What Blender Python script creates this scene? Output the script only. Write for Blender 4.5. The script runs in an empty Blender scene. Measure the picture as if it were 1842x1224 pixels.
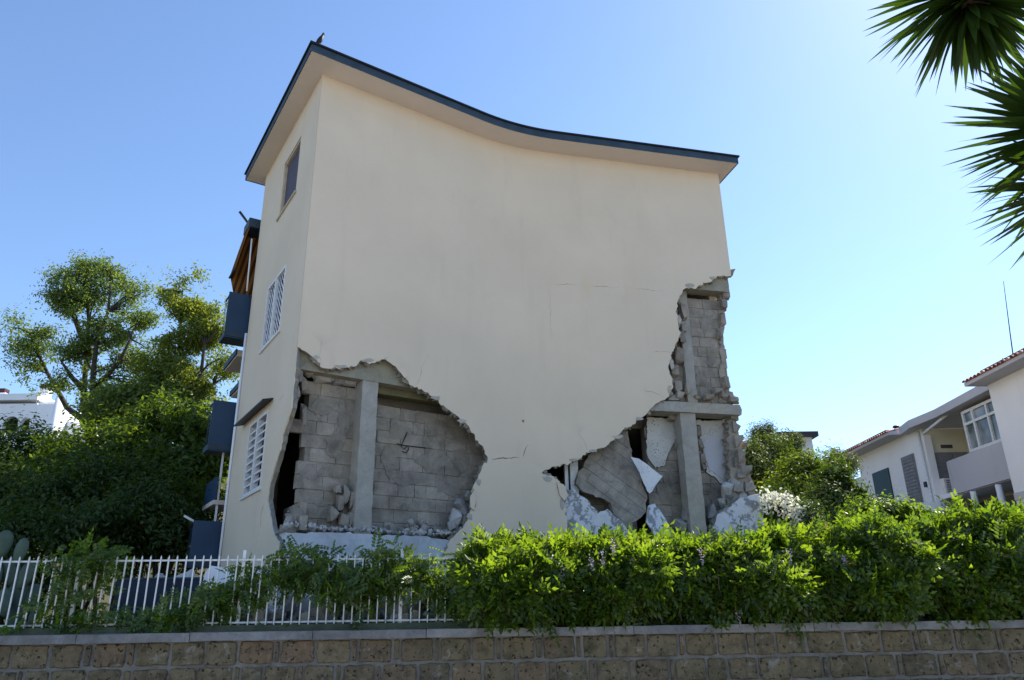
import bpy, bmesh, math, random
import numpy as np
from mathutils import Vector, Matrix, Quaternion
from mathutils.geometry import delaunay_2d_cdt

R = math.radians
random.seed(7); rng = np.random.default_rng(7)
scene = bpy.context.scene
COL = scene.collection
EYE = 1.6

# ------------------------------------------------------------------ camera, sky, sun, exposure
PITCH, ROLL, FPX = R(20.3), R(0.82), 1337.0
cam_d = bpy.data.cameras.new('camera'); cam = bpy.data.objects.new('camera', cam_d); COL.objects.link(cam)
cam_d.sensor_width = 36.0; cam_d.lens = 36.0 * FPX / 1842.0
cam_d.clip_start = 0.1; cam_d.clip_end = 5000
cam.matrix_world = Matrix.Translation((0, 0, EYE)) @ Matrix.Rotation(R(90) + PITCH, 4, 'X') @ Matrix.Rotation(-ROLL, 4, 'Z')
scene.camera = cam

SUN_AZ, SUN_EL = R(48), R(46)                       # azimuth clockwise from the view direction
sunvec = Vector((math.sin(SUN_AZ) * math.cos(SUN_EL), math.cos(SUN_AZ) * math.cos(SUN_EL), math.sin(SUN_EL)))
world = bpy.data.worlds.new('World'); scene.world = world; world.use_nodes = True
wn = world.node_tree; wn.nodes.clear()
sky = wn.nodes.new('ShaderNodeTexSky'); sky.sky_type = 'NISHITA'; sky.sun_disc = False
sky.sun_elevation = SUN_EL; sky.sun_rotation = SUN_AZ
sky.air_density = 1.0; sky.dust_density = 0.24; sky.ozone_density = 4.5
bg = wn.nodes.new('ShaderNodeBackground'); bg.inputs['Strength'].default_value = 0.122
wo = wn.nodes.new('ShaderNodeOutputWorld')
wn.links.new(sky.outputs[0], bg.inputs[0]); wn.links.new(bg.outputs[0], wo.inputs[0])
sun_d = bpy.data.lights.new('sun', 'SUN'); sun_d.energy = 4.8; sun_d.angle = R(0.53); sun_d.color = (1.0, 0.94, 0.85)
sun = bpy.data.objects.new('sun', sun_d); COL.objects.link(sun)
sun.rotation_euler = sunvec.to_track_quat('Z', 'Y').to_euler(); sun.location = (20, 20, 30)
scene.render.engine = 'CYCLES'
scene.view_settings.view_transform = 'Standard'; scene.view_settings.look = 'None'
scene.view_settings.gamma = 1.0; scene.view_settings.use_curve_mapping = False
scene.view_settings.exposure = 1.0

# ------------------------------------------------------------------ survey: photo pixel -> ray -> point on a real surface
CP, SP, CR, SR = math.cos(PITCH), math.sin(PITCH), math.cos(ROLL), math.sin(ROLL)
def ray(px, py):
    u, v = px - 921.0, 612.0 - py
    u, v = u * CR + v * SR, -u * SR + v * CR
    return np.array([u, FPX * CP - v * SP, FPX * SP + v * CP])
def at(px, py, D):                                   # the point at distance D ahead of the viewer
    r = ray(px, py); r = r * D / r[1]; r[2] += EYE; return r
def onplane(px, py, p0, n):                          # the point on a vertical plane
    r = ray(px, py); t = (p0[0] * n[0] + p0[1] * n[1]) / (r[0] * n[0] + r[1] * n[1]); r = r * t; r[2] += EYE; return r
def pxscale(p):                                      # photo pixels per metre at a point
    return FPX / (p[1] * CP + (p[2] - EYE) * SP)

# ------------------------------------------------------------------ object helpers
def tag(o, label=None, cat=None, group=None, kind=None):
    if label: o['label'] = label
    if cat: o['category'] = cat
    if group: o['group'] = group
    if kind: o['kind'] = kind
    return o
def link(name, me, parent=None, m=None):
    o = bpy.data.objects.new(name, me); COL.objects.link(o)
    if parent is not None: o.parent = parent
    if m is not None and me is not None:
        if len(me.materials) == 0:
            for k in (m if isinstance(m, (list, tuple)) else [m]): me.materials.append(k)
    return o
def empty(name, loc=(0, 0, 0)):
    o = bpy.data.objects.new(name, None); COL.objects.link(o); o.location = loc; o.empty_display_size = 0.2; return o
def sub(o, parent):                                  # parent keeping world place (parents are unrotated empties or meshes)
    o.parent = parent; o.matrix_parent_inverse = Matrix.Translation(parent.location).inverted() if parent.parent is None else Matrix.Identity(4)
    return o

class MB:
    def __init__(s): s.v = []; s.f = []; s.mi = []; s.sm = []
    def add(s, vs, fs, mi=0, smooth=False):
        b = len(s.v); s.v.extend([tuple(map(float, p)) for p in vs])
        for f in fs: s.f.append([b + i for i in f]); s.mi.append(mi); s.sm.append(smooth)
        return s
    def box(s, c, size, mi=0, M=None):
        c = Vector(c); hx, hy, hz = [a / 2 for a in size]
        vs = [Vector((x, y, z)) for z in (-hz, hz) for y in (-hy, hy) for x in (-hx, hx)]
        if M is not None: vs = [M @ q for q in vs]
        vs = [q + c for q in vs]
        return s.add(vs, [(0, 2, 3, 1), (4, 5, 7, 6), (0, 1, 5, 4), (2, 6, 7, 3), (0, 4, 6, 2), (1, 3, 7, 5)], mi)
    def hexa(s, b, t, mi=0):                         # 4 bottom pts + 4 top pts
        return s.add(list(b) + list(t), [(3, 2, 1, 0), (4, 5, 6, 7), (0, 1, 5, 4), (1, 2, 6, 5), (2, 3, 7, 6), (3, 0, 4, 7)], mi)
    def prism(s, pts, off, mi=0, mi_side=None):      # polygon pts extruded by vector off
        n = len(pts); off = Vector(off); pts = [Vector(p) for p in pts]
        ms = mi if mi_side is None else mi_side
        s.add(pts + [p + off for p in pts], [], mi); b = len(s.v) - 2 * n
        s.f.append([b + i for i in range(n)][::-1]); s.mi.append(mi); s.sm.append(False)
        s.f.append([b + n + i for i in range(n)]); s.mi.append(mi); s.sm.append(False)
        for i in range(n):
            j = (i + 1) % n
            s.f.append([b + i, b + j, b + n + j, b + n + i]); s.mi.append(ms); s.sm.append(False)
        return s
    def tube(s, pts, rad, seg=8, mi=0, cap=True):
        pts = [Vector(p) for p in pts]; n = len(pts)
        if not isinstance(rad, (list, tuple)): rad = [rad] * n
        rings = []; up = Vector((0, 0, 1)); prev = None
        for i, p in enumerate(pts):
            d = (pts[min(i + 1, n - 1)] - pts[max(i - 1, 0)]).normalized()
            a = prev if prev is not None else (up if abs(d.z) < 0.9 else Vector((1, 0, 0)))
            x = (a - d * a.dot(d)).normalized(); prev = x; y = d.cross(x)
            rings.append([p + (x * math.cos(2 * math.pi * k / seg) + y * math.sin(2 * math.pi * k / seg)) * rad[i] for k in range(seg)])
        vs = [q for r_ in rings for q in r_]; fs = []
        for i in range(n - 1):
            for k in range(seg):
                k2 = (k + 1) % seg
                fs.append((i * seg + k, i * seg + k2, (i + 1) * seg + k2, (i + 1) * seg + k))
        s.add(vs, fs, mi, True)
        if cap:
            b = len(s.v) - len(vs)
            s.f.append([b + k for k in range(seg)][::-1]); s.mi.append(mi); s.sm.append(False)
            s.f.append([b + (n - 1) * seg + k for k in range(seg)]); s.mi.append(mi); s.sm.append(False)
        return s
    def mesh(s, name):
        me = bpy.data.meshes.new(name); me.from_pydata(s.v, [], s.f)
        me.polygons.foreach_set('material_index', s.mi); me.polygons.foreach_set('use_smooth', s.sm); me.update(); return me
    def build(s, name, m, parent=None):
        me = s.mesh(name)
        for k in (m if isinstance(m, (list, tuple)) else [m]): me.materials.append(k)
        return link(name, me, parent)

# ------------------------------------------------------------------ materials
class NT:
    def __init__(s, name):
        s.m = bpy.data.materials.new(name); s.m.use_nodes = True; s.t = s.m.node_tree; s.t.nodes.clear()
        s.out = s.n('ShaderNodeOutputMaterial'); s.co = s.n('ShaderNodeTexCoord')
    def n(s, typ, **kw):
        k = s.t.nodes.new(typ)
        for a, b in kw.items(): setattr(k, a, b)
        return k
    def l(s, a, b): s.t.links.new(a, b)
    def noise(s, scale, detail=4, rough=0.55, vec=None, dist=0.0, stretch=None):
        k = s.n('ShaderNodeTexNoise'); k.inputs['Scale'].default_value = scale; k.inputs['Detail'].default_value = detail
        k.inputs['Roughness'].default_value = rough; k.inputs['Distortion'].default_value = dist
        v = vec if vec is not None else s.co.outputs['Object']
        if stretch:
            mp = s.n('ShaderNodeMapping'); mp.inputs['Scale'].default_value = stretch; s.l(v, mp.inputs[0]); v = mp.outputs[0]
        s.l(v, k.inputs['Vector']); return k.outputs[0]
    def ramp(s, f, stops):
        k = s.n('ShaderNodeValToRGB'); e = k.color_ramp.elements
        while len(e) < len(stops): e.new(0.5)
        for a, (p, c) in zip(e, stops):
            a.position = p; a.color = (c, c, c, 1) if isinstance(c, (int, float)) else (*c, 1)
        s.l(f, k.inputs[0]); return k.outputs[0]
    def mix(s, a, b, f=0.5, typ='MIX'):
        k = s.n('ShaderNodeMix', data_type='RGBA', blend_type=typ)
        for sock, v in ((k.inputs[0], f), (k.inputs[6], a), (k.inputs[7], b)):
            if hasattr(v, 'links') or hasattr(v, 'is_linked'): s.l(v, sock)
            elif isinstance(v, (int, float)): sock.default_value = v
            else: sock.default_value = (*v, 1)
        return k.outputs[2]
    def math(s, op, a, b):
        k = s.n('ShaderNodeMath', operation=op)
        for sock, v in ((k.inputs[0], a), (k.inputs[1], b)):
            if hasattr(v, 'is_linked'): s.l(v, sock)
            else: sock.default_value = v
        return k.outputs[0]
    def bump(s, h, strength=0.3, dist=0.02):
        k = s.n('ShaderNodeBump'); k.inputs['Strength'].default_value = strength; k.inputs['Distance'].default_value = dist
        s.l(h, k.inputs['Height']); return k.outputs[0]
    def princ(s, col, rough=0.8, bump=None, metal=0.0, spec=0.3):
        p = s.n('ShaderNodeBsdfPrincipled')
        if hasattr(col, 'is_linked'): s.l(col, p.inputs['Base Color'])
        else: p.inputs['Base Color'].default_value = (*col, 1)
        if hasattr(rough, 'is_linked'): s.l(rough, p.inputs['Roughness'])
        else: p.inputs['Roughness'].default_value = rough
        p.inputs['Metallic'].default_value = metal; p.inputs['Specular IOR Level'].default_value = spec
        if bump is not None: s.l(bump, p.inputs['Normal'])
        s.l(p.outputs[0], s.out.inputs[0]); return p

def plain(name, col, rough=0.7, scale=6.0, var=0.2, bump=0.15, bscale=60.0, metal=0.0, spec=0.3, rnd=0.0):
    t = NT(name); f = t.noise(scale, 5)
    c = t.mix(tuple(x * (1 - var) for x in col), tuple(min(1, x * (1 + var)) for x in col), t.ramp(f, [(0.3, 0.0), (0.7, 1.0)]))
    if rnd > 0:
        oi = t.n('ShaderNodeObjectInfo')
        mr = t.n('ShaderNodeMapRange'); mr.inputs[3].default_value = 1 - rnd; mr.inputs[4].default_value = 1 + rnd
        t.l(oi.outputs['Random'], mr.inputs[0])
        k = t.n('ShaderNodeCombineColor')
        for i in range(3): t.l(mr.outputs[0], k.inputs[i])
        c = t.mix(c, k.outputs[0], 1.0, 'MULTIPLY')
    t.princ(c, rough, t.bump(t.noise(bscale, 4), bump, 0.01) if bump else None, metal, spec); return t.m

def leafmat(name, c1, c2, trans=0.45, tint=(1.25, 1.15, 0.45), gloss=0.08):
    t = NT(name); g = t.n('ShaderNodeNewGeometry')
    big = t.noise(1.1, 2)
    f = t.mix(g.outputs['Random Per Island'], big, 0.4)
    c = t.mix(c1, c2, t.ramp(f, [(0.25, 0.0), (0.75, 1.0)]))
    d = t.n('ShaderNodeBsdfDiffuse'); t.l(c, d.inputs[0])
    tr = t.n('ShaderNodeBsdfTranslucent'); t.l(t.mix(c, tint, 1.0, 'MULTIPLY'), tr.inputs[0])
    m1 = t.n('ShaderNodeMixShader'); m1.inputs[0].default_value = trans; t.l(d.outputs[0], m1.inputs[1]); t.l(tr.outputs[0], m1.inputs[2])
    gl = t.n('ShaderNodeBsdfGlossy'); gl.inputs['Roughness'].default_value = 0.38; gl.inputs[0].default_value = (1, 1, 1, 1)
    m2 = t.n('ShaderNodeMixShader'); m2.inputs[0].default_value = gloss; t.l(m1.outputs[0], m2.inputs[1]); t.l(gl.outputs[0], m2.inputs[2])
    t.l(m2.outputs[0], t.out.inputs[0]); return t.m

M = {}
def plaster(name, col, stain=0.16):
    t = NT(name)
    a = t.noise(0.55, 5, 0.6); b = t.noise(2.6, 6, 0.6, stretch=(1, 1, 0.16)); c3 = t.noise(9, 4)
    c = t.mix(tuple(x * (1 - stain) for x in col), tuple(x * (1 + stain * 0.5) for x in col), t.ramp(a, [(0.32, 0.0), (0.66, 1.0)]))
    c = t.mix(c, tuple(x * 0.62 for x in col), t.math('MULTIPLY', t.ramp(b, [(0.55, 0.0), (0.8, 1.0)]), 0.16))
    c = t.mix(c, (col[0] * 1.05, col[1] * 0.98, col[2] * 0.86), t.math('MULTIPLY', t.ramp(c3, [(0.5, 0.0), (0.75, 1.0)]), 0.25))
    sp = t.noise(38, 2)
    c = t.mix(c, tuple(x * 0.45 for x in col), t.math('MULTIPLY', t.ramp(sp, [(0.77, 0.0), (0.80, 1.0)]), 0.6))
    h = t.mix(t.noise(1.6, 3), t.noise(45, 4), 0.35)
    t.princ(c, 0.88, t.bump(h, 0.35, 0.03), 0, 0.15); return t.m
M['plaster'] = plaster('cream_plaster', (0.682, 0.580, 0.450), 0.06)
M['soffit'] = plaster('soffit_paint', (0.66, 0.58, 0.51), 0.05)
M['white_plaster'] = plaster('white_plaster', (0.83, 0.83, 0.86), 0.06)
M['lilac_plaster'] = plaster('lilac_grey_plaster', (0.52, 0.51, 0.55), 0.08)
M['yellow_plaster'] = plaster('pale_yellow_plaster', (0.66, 0.62, 0.48), 0.08)
M['fascia'] = plain('slate_blue_fascia', (0.030, 0.052, 0.078), 0.55, 3, 0.25, 0.1)
M['roof_top'] = plain('dark_roof_edge', (0.012, 0.014, 0.018), 0.7, 5, 0.3)
M['navy_screen'] = plain('dull_navy_sheet', (0.014, 0.024, 0.048), 0.6, 3, 0.3)
M['blue_panel'] = plain('navy_blue_panel', (0.023, 0.055, 0.110), 0.45, 2.5, 0.15, 0.05, 20)
M['white_metal'] = plain('white_painted_metal', (0.70, 0.70, 0.70), 0.45, 14, 0.12, 0.08, 80)
M['dark_metal'] = plain('dark_metal', (0.02, 0.02, 0.025), 0.5, 10, 0.3)
M['shutter'] = plain('purple_grey_shutter', (0.075, 0.060, 0.075), 0.55, 8, 0.2)
M['grey_shutter'] = plain('grey_shutter', (0.20, 0.20, 0.215), 0.6, 8, 0.15)
M['cream_frame'] = plain('cream_window_frame', (0.50, 0.43, 0.32), 0.6, 8, 0.15)
M['teal'] = plain('teal_shutter', (0.012, 0.045, 0.055), 0.5, 8, 0.2)
t = NT('window_glass'); t.princ((0.02, 0.024, 0.03), 0.06, None, 0, 0.6); M['glass'] = t.m
t = NT('pale_window_glass'); t.princ(t.mix((0.10, 0.12, 0.13), (0.30, 0.33, 0.34), t.ramp(t.noise(1.2, 2), [(0.4, 0.0), (0.6, 1.0)])), 0.08, None, 0, 0.6); M['pale_glass'] = t.m

def concrete(name, col, var=0.3, rnd=0.18, warm=0.12, bump=0.6):
    t = NT(name); P = t.n('ShaderNodeNewGeometry').outputs['Position']; a = t.noise(2.6, 8, 0.7, P, .4); b = t.noise(24, 5, 0.65, P); c3 = t.noise(0.9, 4, .6, P)
    c = t.mix(tuple(x * (1 - var) for x in col), tuple(x * (1 + var) for x in col), t.ramp(a, [(0.3, 0.0), (0.72, 1.0)]))
    c = t.mix(c, tuple(x * 0.45 for x in col), t.math('MULTIPLY', t.ramp(b, [(0.56, 0.0), (0.74, 1.0)]), 0.55))
    c = t.mix(c, (col[0] * 1.25, col[1] * 1.15, col[2] * 0.9), t.math('MULTIPLY', t.ramp(c3, [(0.5, 0.0), (0.7, 1.0)]), warm * 3))
    if rnd:
        oi = t.n('ShaderNodeObjectInfo'); mr = t.n('ShaderNodeMapRange'); mr.inputs[3].default_value = 1 - rnd; mr.inputs[4].default_value = 1 + rnd
        t.l(oi.outputs['Random'], mr.inputs[0]); k = t.n('ShaderNodeCombineColor')
        for i in range(3): t.l(mr.outputs[0], k.inputs[i])
        c = t.mix(c, k.outputs[0], 1.0, 'MULTIPLY')
    t.princ(c, 0.95, t.bump(t.mix(b, t.noise(90, 3, .6, P), 0.4), bump, 0.018), 0, 0.1); return t.m
M['block'] = concrete('grey_concrete_block', (0.300, 0.266, 0.224), 0.45, 0.10, 0.12, 1.0)
M['mortar'] = concrete('grey_mortar', (0.262, 0.235, 0.200), 0.45, 0, 0.12, 1.0)
M['rim'] = concrete('broken_wall_edge', (0.27, 0.255, 0.22), 0.4, 0)
M['render_edge'] = concrete('broken_render_edge', (0.44, 0.41, 0.35), 0.3, 0)
M['column'] = concrete('column_concrete', (0.36, 0.34, 0.30), 0.2, 0)
M['beam'] = concrete('beam_concrete', (0.30, 0.285, 0.23), 0.25, 0)
M['greenbeam'] = concrete('olive_beam_concrete', (0.17, 0.16, 0.095), 0.25, 0)  # darker and more olive than the beam
M['rubble'] = concrete('rubble_concrete', (0.34, 0.33, 0.32), 0.3, 0.4)
M['darkroom'] = concrete('interior_shade_tone', (0.12, 0.115, 0.105), 0.2, 0)  # dark tone puts the shade of deep interiors into the colour

def chipped(name, base, paint, thr=(0.47, 0.55), scale=2.4):
    t = NT(name); a = t.noise(scale, 8, 0.7, dist=0.3)
    f = t.ramp(a, [(thr[0], 0.0), (thr[1], 1.0)])
    c = t.mix(tuple(x * 0.8 for x in base), tuple(x * 1.2 for x in base), t.noise(12, 4)); c = t.mix(c, paint, f)
    t.princ(c, 0.9, t.bump(t.mix(a, t.noise(50, 4), 0.3), 0.5, 0.02), 0, 0.15); return t.m
M['chip'] = chipped('base_wall_flaked_white', (0.27, 0.275, 0.29), (0.62, 0.63, 0.66), (0.46, 0.50), 4.2)
M['plinth'] = chipped('pale_plinth_concrete', (0.40, 0.42, 0.45), (0.55, 0.58, 0.62), (0.4, 0.6), 1.4)
def pecked(name, base, spot, scale=16, lim=0.22):
    t = NT(name); v = t.n('ShaderNodeTexVoronoi'); v.inputs['Scale'].default_value = scale; v.inputs['Randomness'].default_value = 1.0
    t.l(t.co.outputs['Object'], v.inputs['Vector'])
    f = t.ramp(v.outputs['Distance'], [(lim, 1.0), (lim + 0.06, 0.0)])
    big = t.ramp(t.noise(1.6, 5, 0.6), [(0.44, 0.0), (0.56, 1.0)])
    c = t.mix(base, spot, t.math('MULTIPLY', f, t.ramp(t.noise(3, 2), [(0.4, 0.15), (0.6, 1.0)])))
    c = t.mix(c, tuple(x * 0.72 for x in base), t.math('MULTIPLY', big, 0.5))
    t.princ(c, 0.85, t.bump(f, -0.4, 0.01), 0, 0.2); return t.m
M['pecked'] = pecked('pecked_white_plaster', (0.60, 0.59, 0.56), (0.2, 0.17, 0.14))
M['dotted'] = pecked('dotted_white_tile', (0.74, 0.76, 0.80), (0.28, 0.36, 0.50), 18, 0.2)

def tuffmat():
    t = NT('brown_tuff_stone'); oi = t.n('ShaderNodeObjectInfo'); g = t.n('ShaderNodeNewGeometry'); P = g.outputs['Position']
    base = t.ramp(oi.outputs['Random'], [(0.0, (0.160, 0.128, 0.078)), (0.3, (0.190, 0.150, 0.094)), (0.55, (0.168, 0.140, 0.090)), (0.8, (0.195, 0.134, 0.086)), (1.0, (0.130, 0.110, 0.074))])
    a = t.noise(7, 7, 0.65, P)
    c = t.mix(base, (0.045, 0.038, 0.028), t.math('MULTIPLY', t.ramp(a, [(0.46, 0.0), (0.70, 1.0)]), 0.8))
    por = t.noise(22, 3, 0.6, P); f = t.ramp(por, [(0.60, 0.0), (0.66, 1.0)])
    c = t.mix(c, (0.018, 0.015, 0.012), t.math('MULTIPLY', f, 0.9))
    lt = t.ramp(t.noise(16, 4, .6, P), [(0.58, 0.0), (0.70, 1.0)]); c = t.mix(c, (0.30, 0.25, 0.17), t.math('MULTIPLY', lt, 0.45))
    sm = t.ramp(t.noise(5.5, 6, .7, P, .6), [(0.60, 0.0), (0.66, 1.0)]); c = t.mix(c, (0.30, 0.28, 0.25), t.math('MULTIPLY', sm, 0.6))
    gr = t.ramp(t.noise(1.3, 4, .6, P), [(0.50, 0.0), (0.68, 1.0)]); c = t.mix(c, (0.05, 0.055, 0.03), t.math('MULTIPLY', gr, 0.55))
    h = t.mix(t.noise(60, 4, .6, P), f, 0.5); h2 = t.mix(a, h, 0.4)
    t.princ(c, 0.95, t.bump(h2, 0.9, 0.03), 0, 0.08); return t.m
M['tuff'] = tuffmat()
M['tuff_mortar'] = concrete('pale_wall_mortar', (0.190, 0.178, 0.162), 0.45, 0, 0.05, 1.0)
M['coping'] = concrete('weathered_coping', (0.215, 0.21, 0.21), 0.45, 0.14, 0.06, 0.8)
M['moss'] = concrete('mossy_kerb', (0.10, 0.11, 0.075), 0.4, 0)
M['asphalt'] = plain('pale_bounce_paving', (0.32, 0.29, 0.25), 0.9, 0.6, 0.25, 0.4, 90)  # unseen street, paled to bounce sunlight onto the shaded walls
def soil():
    t = NT('garden_soil_grass'); a = t.noise(0.6, 6)
    c = t.mix((0.045, 0.05, 0.022), (0.10, 0.085, 0.05), t.ramp(a, [(0.4, 0.0), (0.65, 1.0)]))
    t.princ(c, 0.95, t.bump(t.noise(14, 5), 0.8, 0.06), 0, 0.1); return t.m
M['soil'] = soil()
M['bark'] = plain('bark', (0.042, 0.034, 0.026), 0.9, 5, 0.35, 0.6, 24)
M['yucca_bark'] = plain('yucca_trunk', (0.10, 0.070, 0.048), 0.9, 9, 0.4, 0.8, 30)
M['wisteria'] = leafmat('wisteria_leaf', (0.032, 0.068, 0.009), (0.088, 0.138, 0.016), 0.50, (3.7, 3.3, 0.9), 0.028)
M['oleander'] = leafmat('glossy_shrub_leaf', (0.032, 0.064, 0.012), (0.078, 0.122, 0.020), 0.48, (3.2, 2.8, 0.9), 0.014)
M['laurel'] = leafmat('dark_laurel_leaf', (0.024, 0.050, 0.011), (0.052, 0.088, 0.018), 0.42, (2.4, 2.2, 0.8), 0.018)
M['tree_leaf'] = leafmat('tree_leaf_olive', (0.060, 0.102, 0.030), (0.128, 0.172, 0.056), 0.48, (2.6, 2.4, 0.8), 0.012)
M['tree_leaf2'] = leafmat('tree_leaf_yellowish', (0.072, 0.118, 0.027), (0.158, 0.195, 0.046), 0.50, (2.8, 2.4, 0.7), 0.012)
M['cypress'] = leafmat('conifer_green', (0.034, 0.060, 0.016), (0.078, 0.110, 0.026), 0.42, (2.2, 2.1, 0.8), 0.02)
M['greyleaf'] = leafmat('far_grey_green', (0.090, 0.125, 0.05), (0.150, 0.180, 0.070), 0.40, (1.2, 1.2, 0.6), 0.02)
M['yucca'] = leafmat('yucca_leaf', (0.012, 0.026, 0.007), (0.034, 0.062, 0.012), 0.34, (2.4, 2.6, 0.5), 0.03)
M['dry_leaf'] = leafmat('withered_leaf', (0.30, 0.22, 0.10), (0.42, 0.30, 0.20), 0.45, (1.1, 1.0, 0.7), 0.02)
M['cactus'] = plain('prickly_pear_skin', (0.062, 0.095, 0.066), 0.6, 7, 0.2, 0.15, 30)
M['petal'] = leafmat('white_petals', (0.72, 0.72, 0.62), (0.82, 0.82, 0.74), 0.4, (1, 1, 0.9), 0.02)
M['wist_flower'] = leafmat('lilac_petals', (0.42, 0.36, 0.46), (0.6, 0.52, 0.6), 0.4, (1, 1, 1), 0.02)
M['stem'] = plain('climber_stem', (0.10, 0.075, 0.045), 0.9, 12, 0.3)
M['tile'] = plain('red_clay_tile', (0.20, 0.065, 0.050), 0.8, 7, 0.35, 0.3, 40)
M['tile_dark'] = plain('dark_ridge_tile', (0.06, 0.020, 0.022), 0.8, 7, 0.3)
M['tile_light'] = plain('pale_tile_mortar', (0.42, 0.33, 0.30), 0.85, 9, 0.25)
M['feather'] = plain('dark_feathers', (0.012, 0.012, 0.016), 0.6, 30, 0.3)
t = NT('striped_awning_fabric'); w = t.n('ShaderNodeTexWave'); w.bands_direction = 'X'; w.inputs['Scale'].default_value = 2.4
t.l(t.co.outputs['UV'], w.inputs['Vector'])
c = t.mix((0.40, 0.19, 0.06), (0.12, 0.06, 0.03), t.ramp(w.outputs[0], [(0.45, 0.0), (0.55, 1.0)]))
d = t.n('ShaderNodeBsdfDiffuse'); t.l(c, d.inputs[0]); tr = t.n('ShaderNodeBsdfTranslucent'); t.l(c, tr.inputs[0])
mx = t.n('ShaderNodeMixShader'); mx.inputs[0].default_value = 0.45; t.l(d.outputs[0], mx.inputs[1]); t.l(tr.outputs[0], mx.inputs[2]); t.l(mx.outputs[0], t.out.inputs[0])
M['awning'] = t.m

# ------------------------------------------------------------------ setting: street, garden ground
def sstep(a): a = max(0.0, min(1.0, a)); return a * a * (3 - 2 * a)
WA = R(85); W0 = np.array([-5.6, 9.55]); WT = np.array([math.sin(WA), math.cos(WA)]); WN = np.array([-WT[1], WT[0]])
def wp(s, n, z): p = W0 + WT * s + WN * n; return Vector((p[0], p[1], z))
def ground_z(x, y):
    z = 1.40 + 0.012 * max(0, y - 10)
    z += 11.0 * sstep((y - 19) / 42) * sstep((-x - 5 + 0.0 * y) / 22)
    z += 3.0 * sstep((y - 30) / 50)
    return z
mb = MB(); mb.add([(-900, -900, 0), (900, -900, 0), (900, 1500, 0), (-900, 1500, 0)], [(0, 1, 2, 3)])
tag(mb.build('street', M['asphalt']), kind='structure')
mb = MB(); NX, NY = 70, 60
xs = np.concatenate([np.linspace(-300, -60, 12)[:-1], np.linspace(-60, 45, NX - 24), np.linspace(45, 300, 14)[1:]])
ys = np.linspace(0, 1, NY) ** 1.9
vs = []
for j in range(NY):
    for x in xs:
        y0 = W0[1] + (x - W0[0]) * WT[1] / WT[0] + 0.30
        y = y0 + ys[j] * 260
        vs.append((x, y, ground_z(x, y) + (random.uniform(-.03, .03) if j > 1 else 0)))
nx = len(xs)
mb.add(vs, [(j * nx + i, j * nx + i + 1, (j + 1) * nx + i + 1, (j + 1) * nx + i) for j in range(NY - 1) for i in range(nx - 1)], 0, True)
mb.add([(v[0], v[1], -0.5) for v in vs[:nx]] + vs[:nx], [(i, i + 1, nx + i + 1, nx + i) for i in range(nx - 1)])
tag(mb.build('garden_ground', M['soil']), kind='structure')

# ------------------------------------------------------------------ the damaged house: plan
A0 = np.array([-3.88, 12.60]); AZ1, AZ2, L1, L2, FL = R(55.3), R(76.5), 4.65, 5.58, 1.05
ZS, ZB = 12.22, 1.35                                   # soffit level, foot of the walls
def heading(s):
    if s < L1 - FL: return AZ1
    if s > L1 + FL: return AZ2
    return AZ1 + (AZ2 - AZ1) * (s - L1 + FL) / (2 * FL)
ST = np.linspace(-2, L1 + L2 + 2, 1441); SL = L1 + L2
_P = np.zeros((len(ST), 2)); i0 = int(np.argmin(abs(ST))); _P[i0] = A0; ds = ST[1] - ST[0]
for i in range(i0 + 1, len(ST)): h = heading((ST[i] + ST[i - 1]) / 2); _P[i] = _P[i - 1] + ds * np.array([math.sin(h), math.cos(h)])
for i in range(i0 - 1, -1, -1): _P[i] = _P[i + 1] - ds * np.array([math.sin(AZ1), math.cos(AZ1)])
_H = np.array([heading(s) for s in ST]); _IN = np.stack([-np.cos(_H), np.sin(_H)], 1)
def pw(s, z, n=0.0):                                   # point on (or n metres behind) the long wall
    x = np.interp(s, ST, _P[:, 0] + n * _IN[:, 0]); y = np.interp(s, ST, _P[:, 1] + n * _IN[:, 1]); return Vector((x, y, z))
def SW(px, py, n=0.0):                                 # photo pixel -> (s, z) on the wall surface n behind the face
    X = _P[:, 0] + n * _IN[:, 0]; Y = _P[:, 1] + n * _IN[:, 1]; r = ray(px, py)
    s = np.interp(r[0] / r[1], X / Y, ST); y = np.interp(s, ST, Y); return (float(s), float(EYE + r[2] / r[1] * y))
AZD = R(-32.0); TD = np.array([math.sin(AZD), math.cos(AZD)]); ND = np.array([-TD[1], TD[0]])   # ND points outwards (left)
LD = 4.45
def pd(t, z, o=0.0): p = A0 + TD * t + ND * o; return Vector((p[0], p[1], z))
def SD(px, py):                                        # pixel -> (t, z) on the short side wall
    q = onplane(px, py, A0, ND); return (float((q[:2] - A0) @ TD), float(q[2]))
def SX(px, py, t):                                     # pixel -> (outward, z) on a plane square to the side wall at distance t
    p0 = A0 + TD * t; q = onplane(px, py, p0, TD); return (float((q[:2] - p0) @ ND), float(q[2]))

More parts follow.
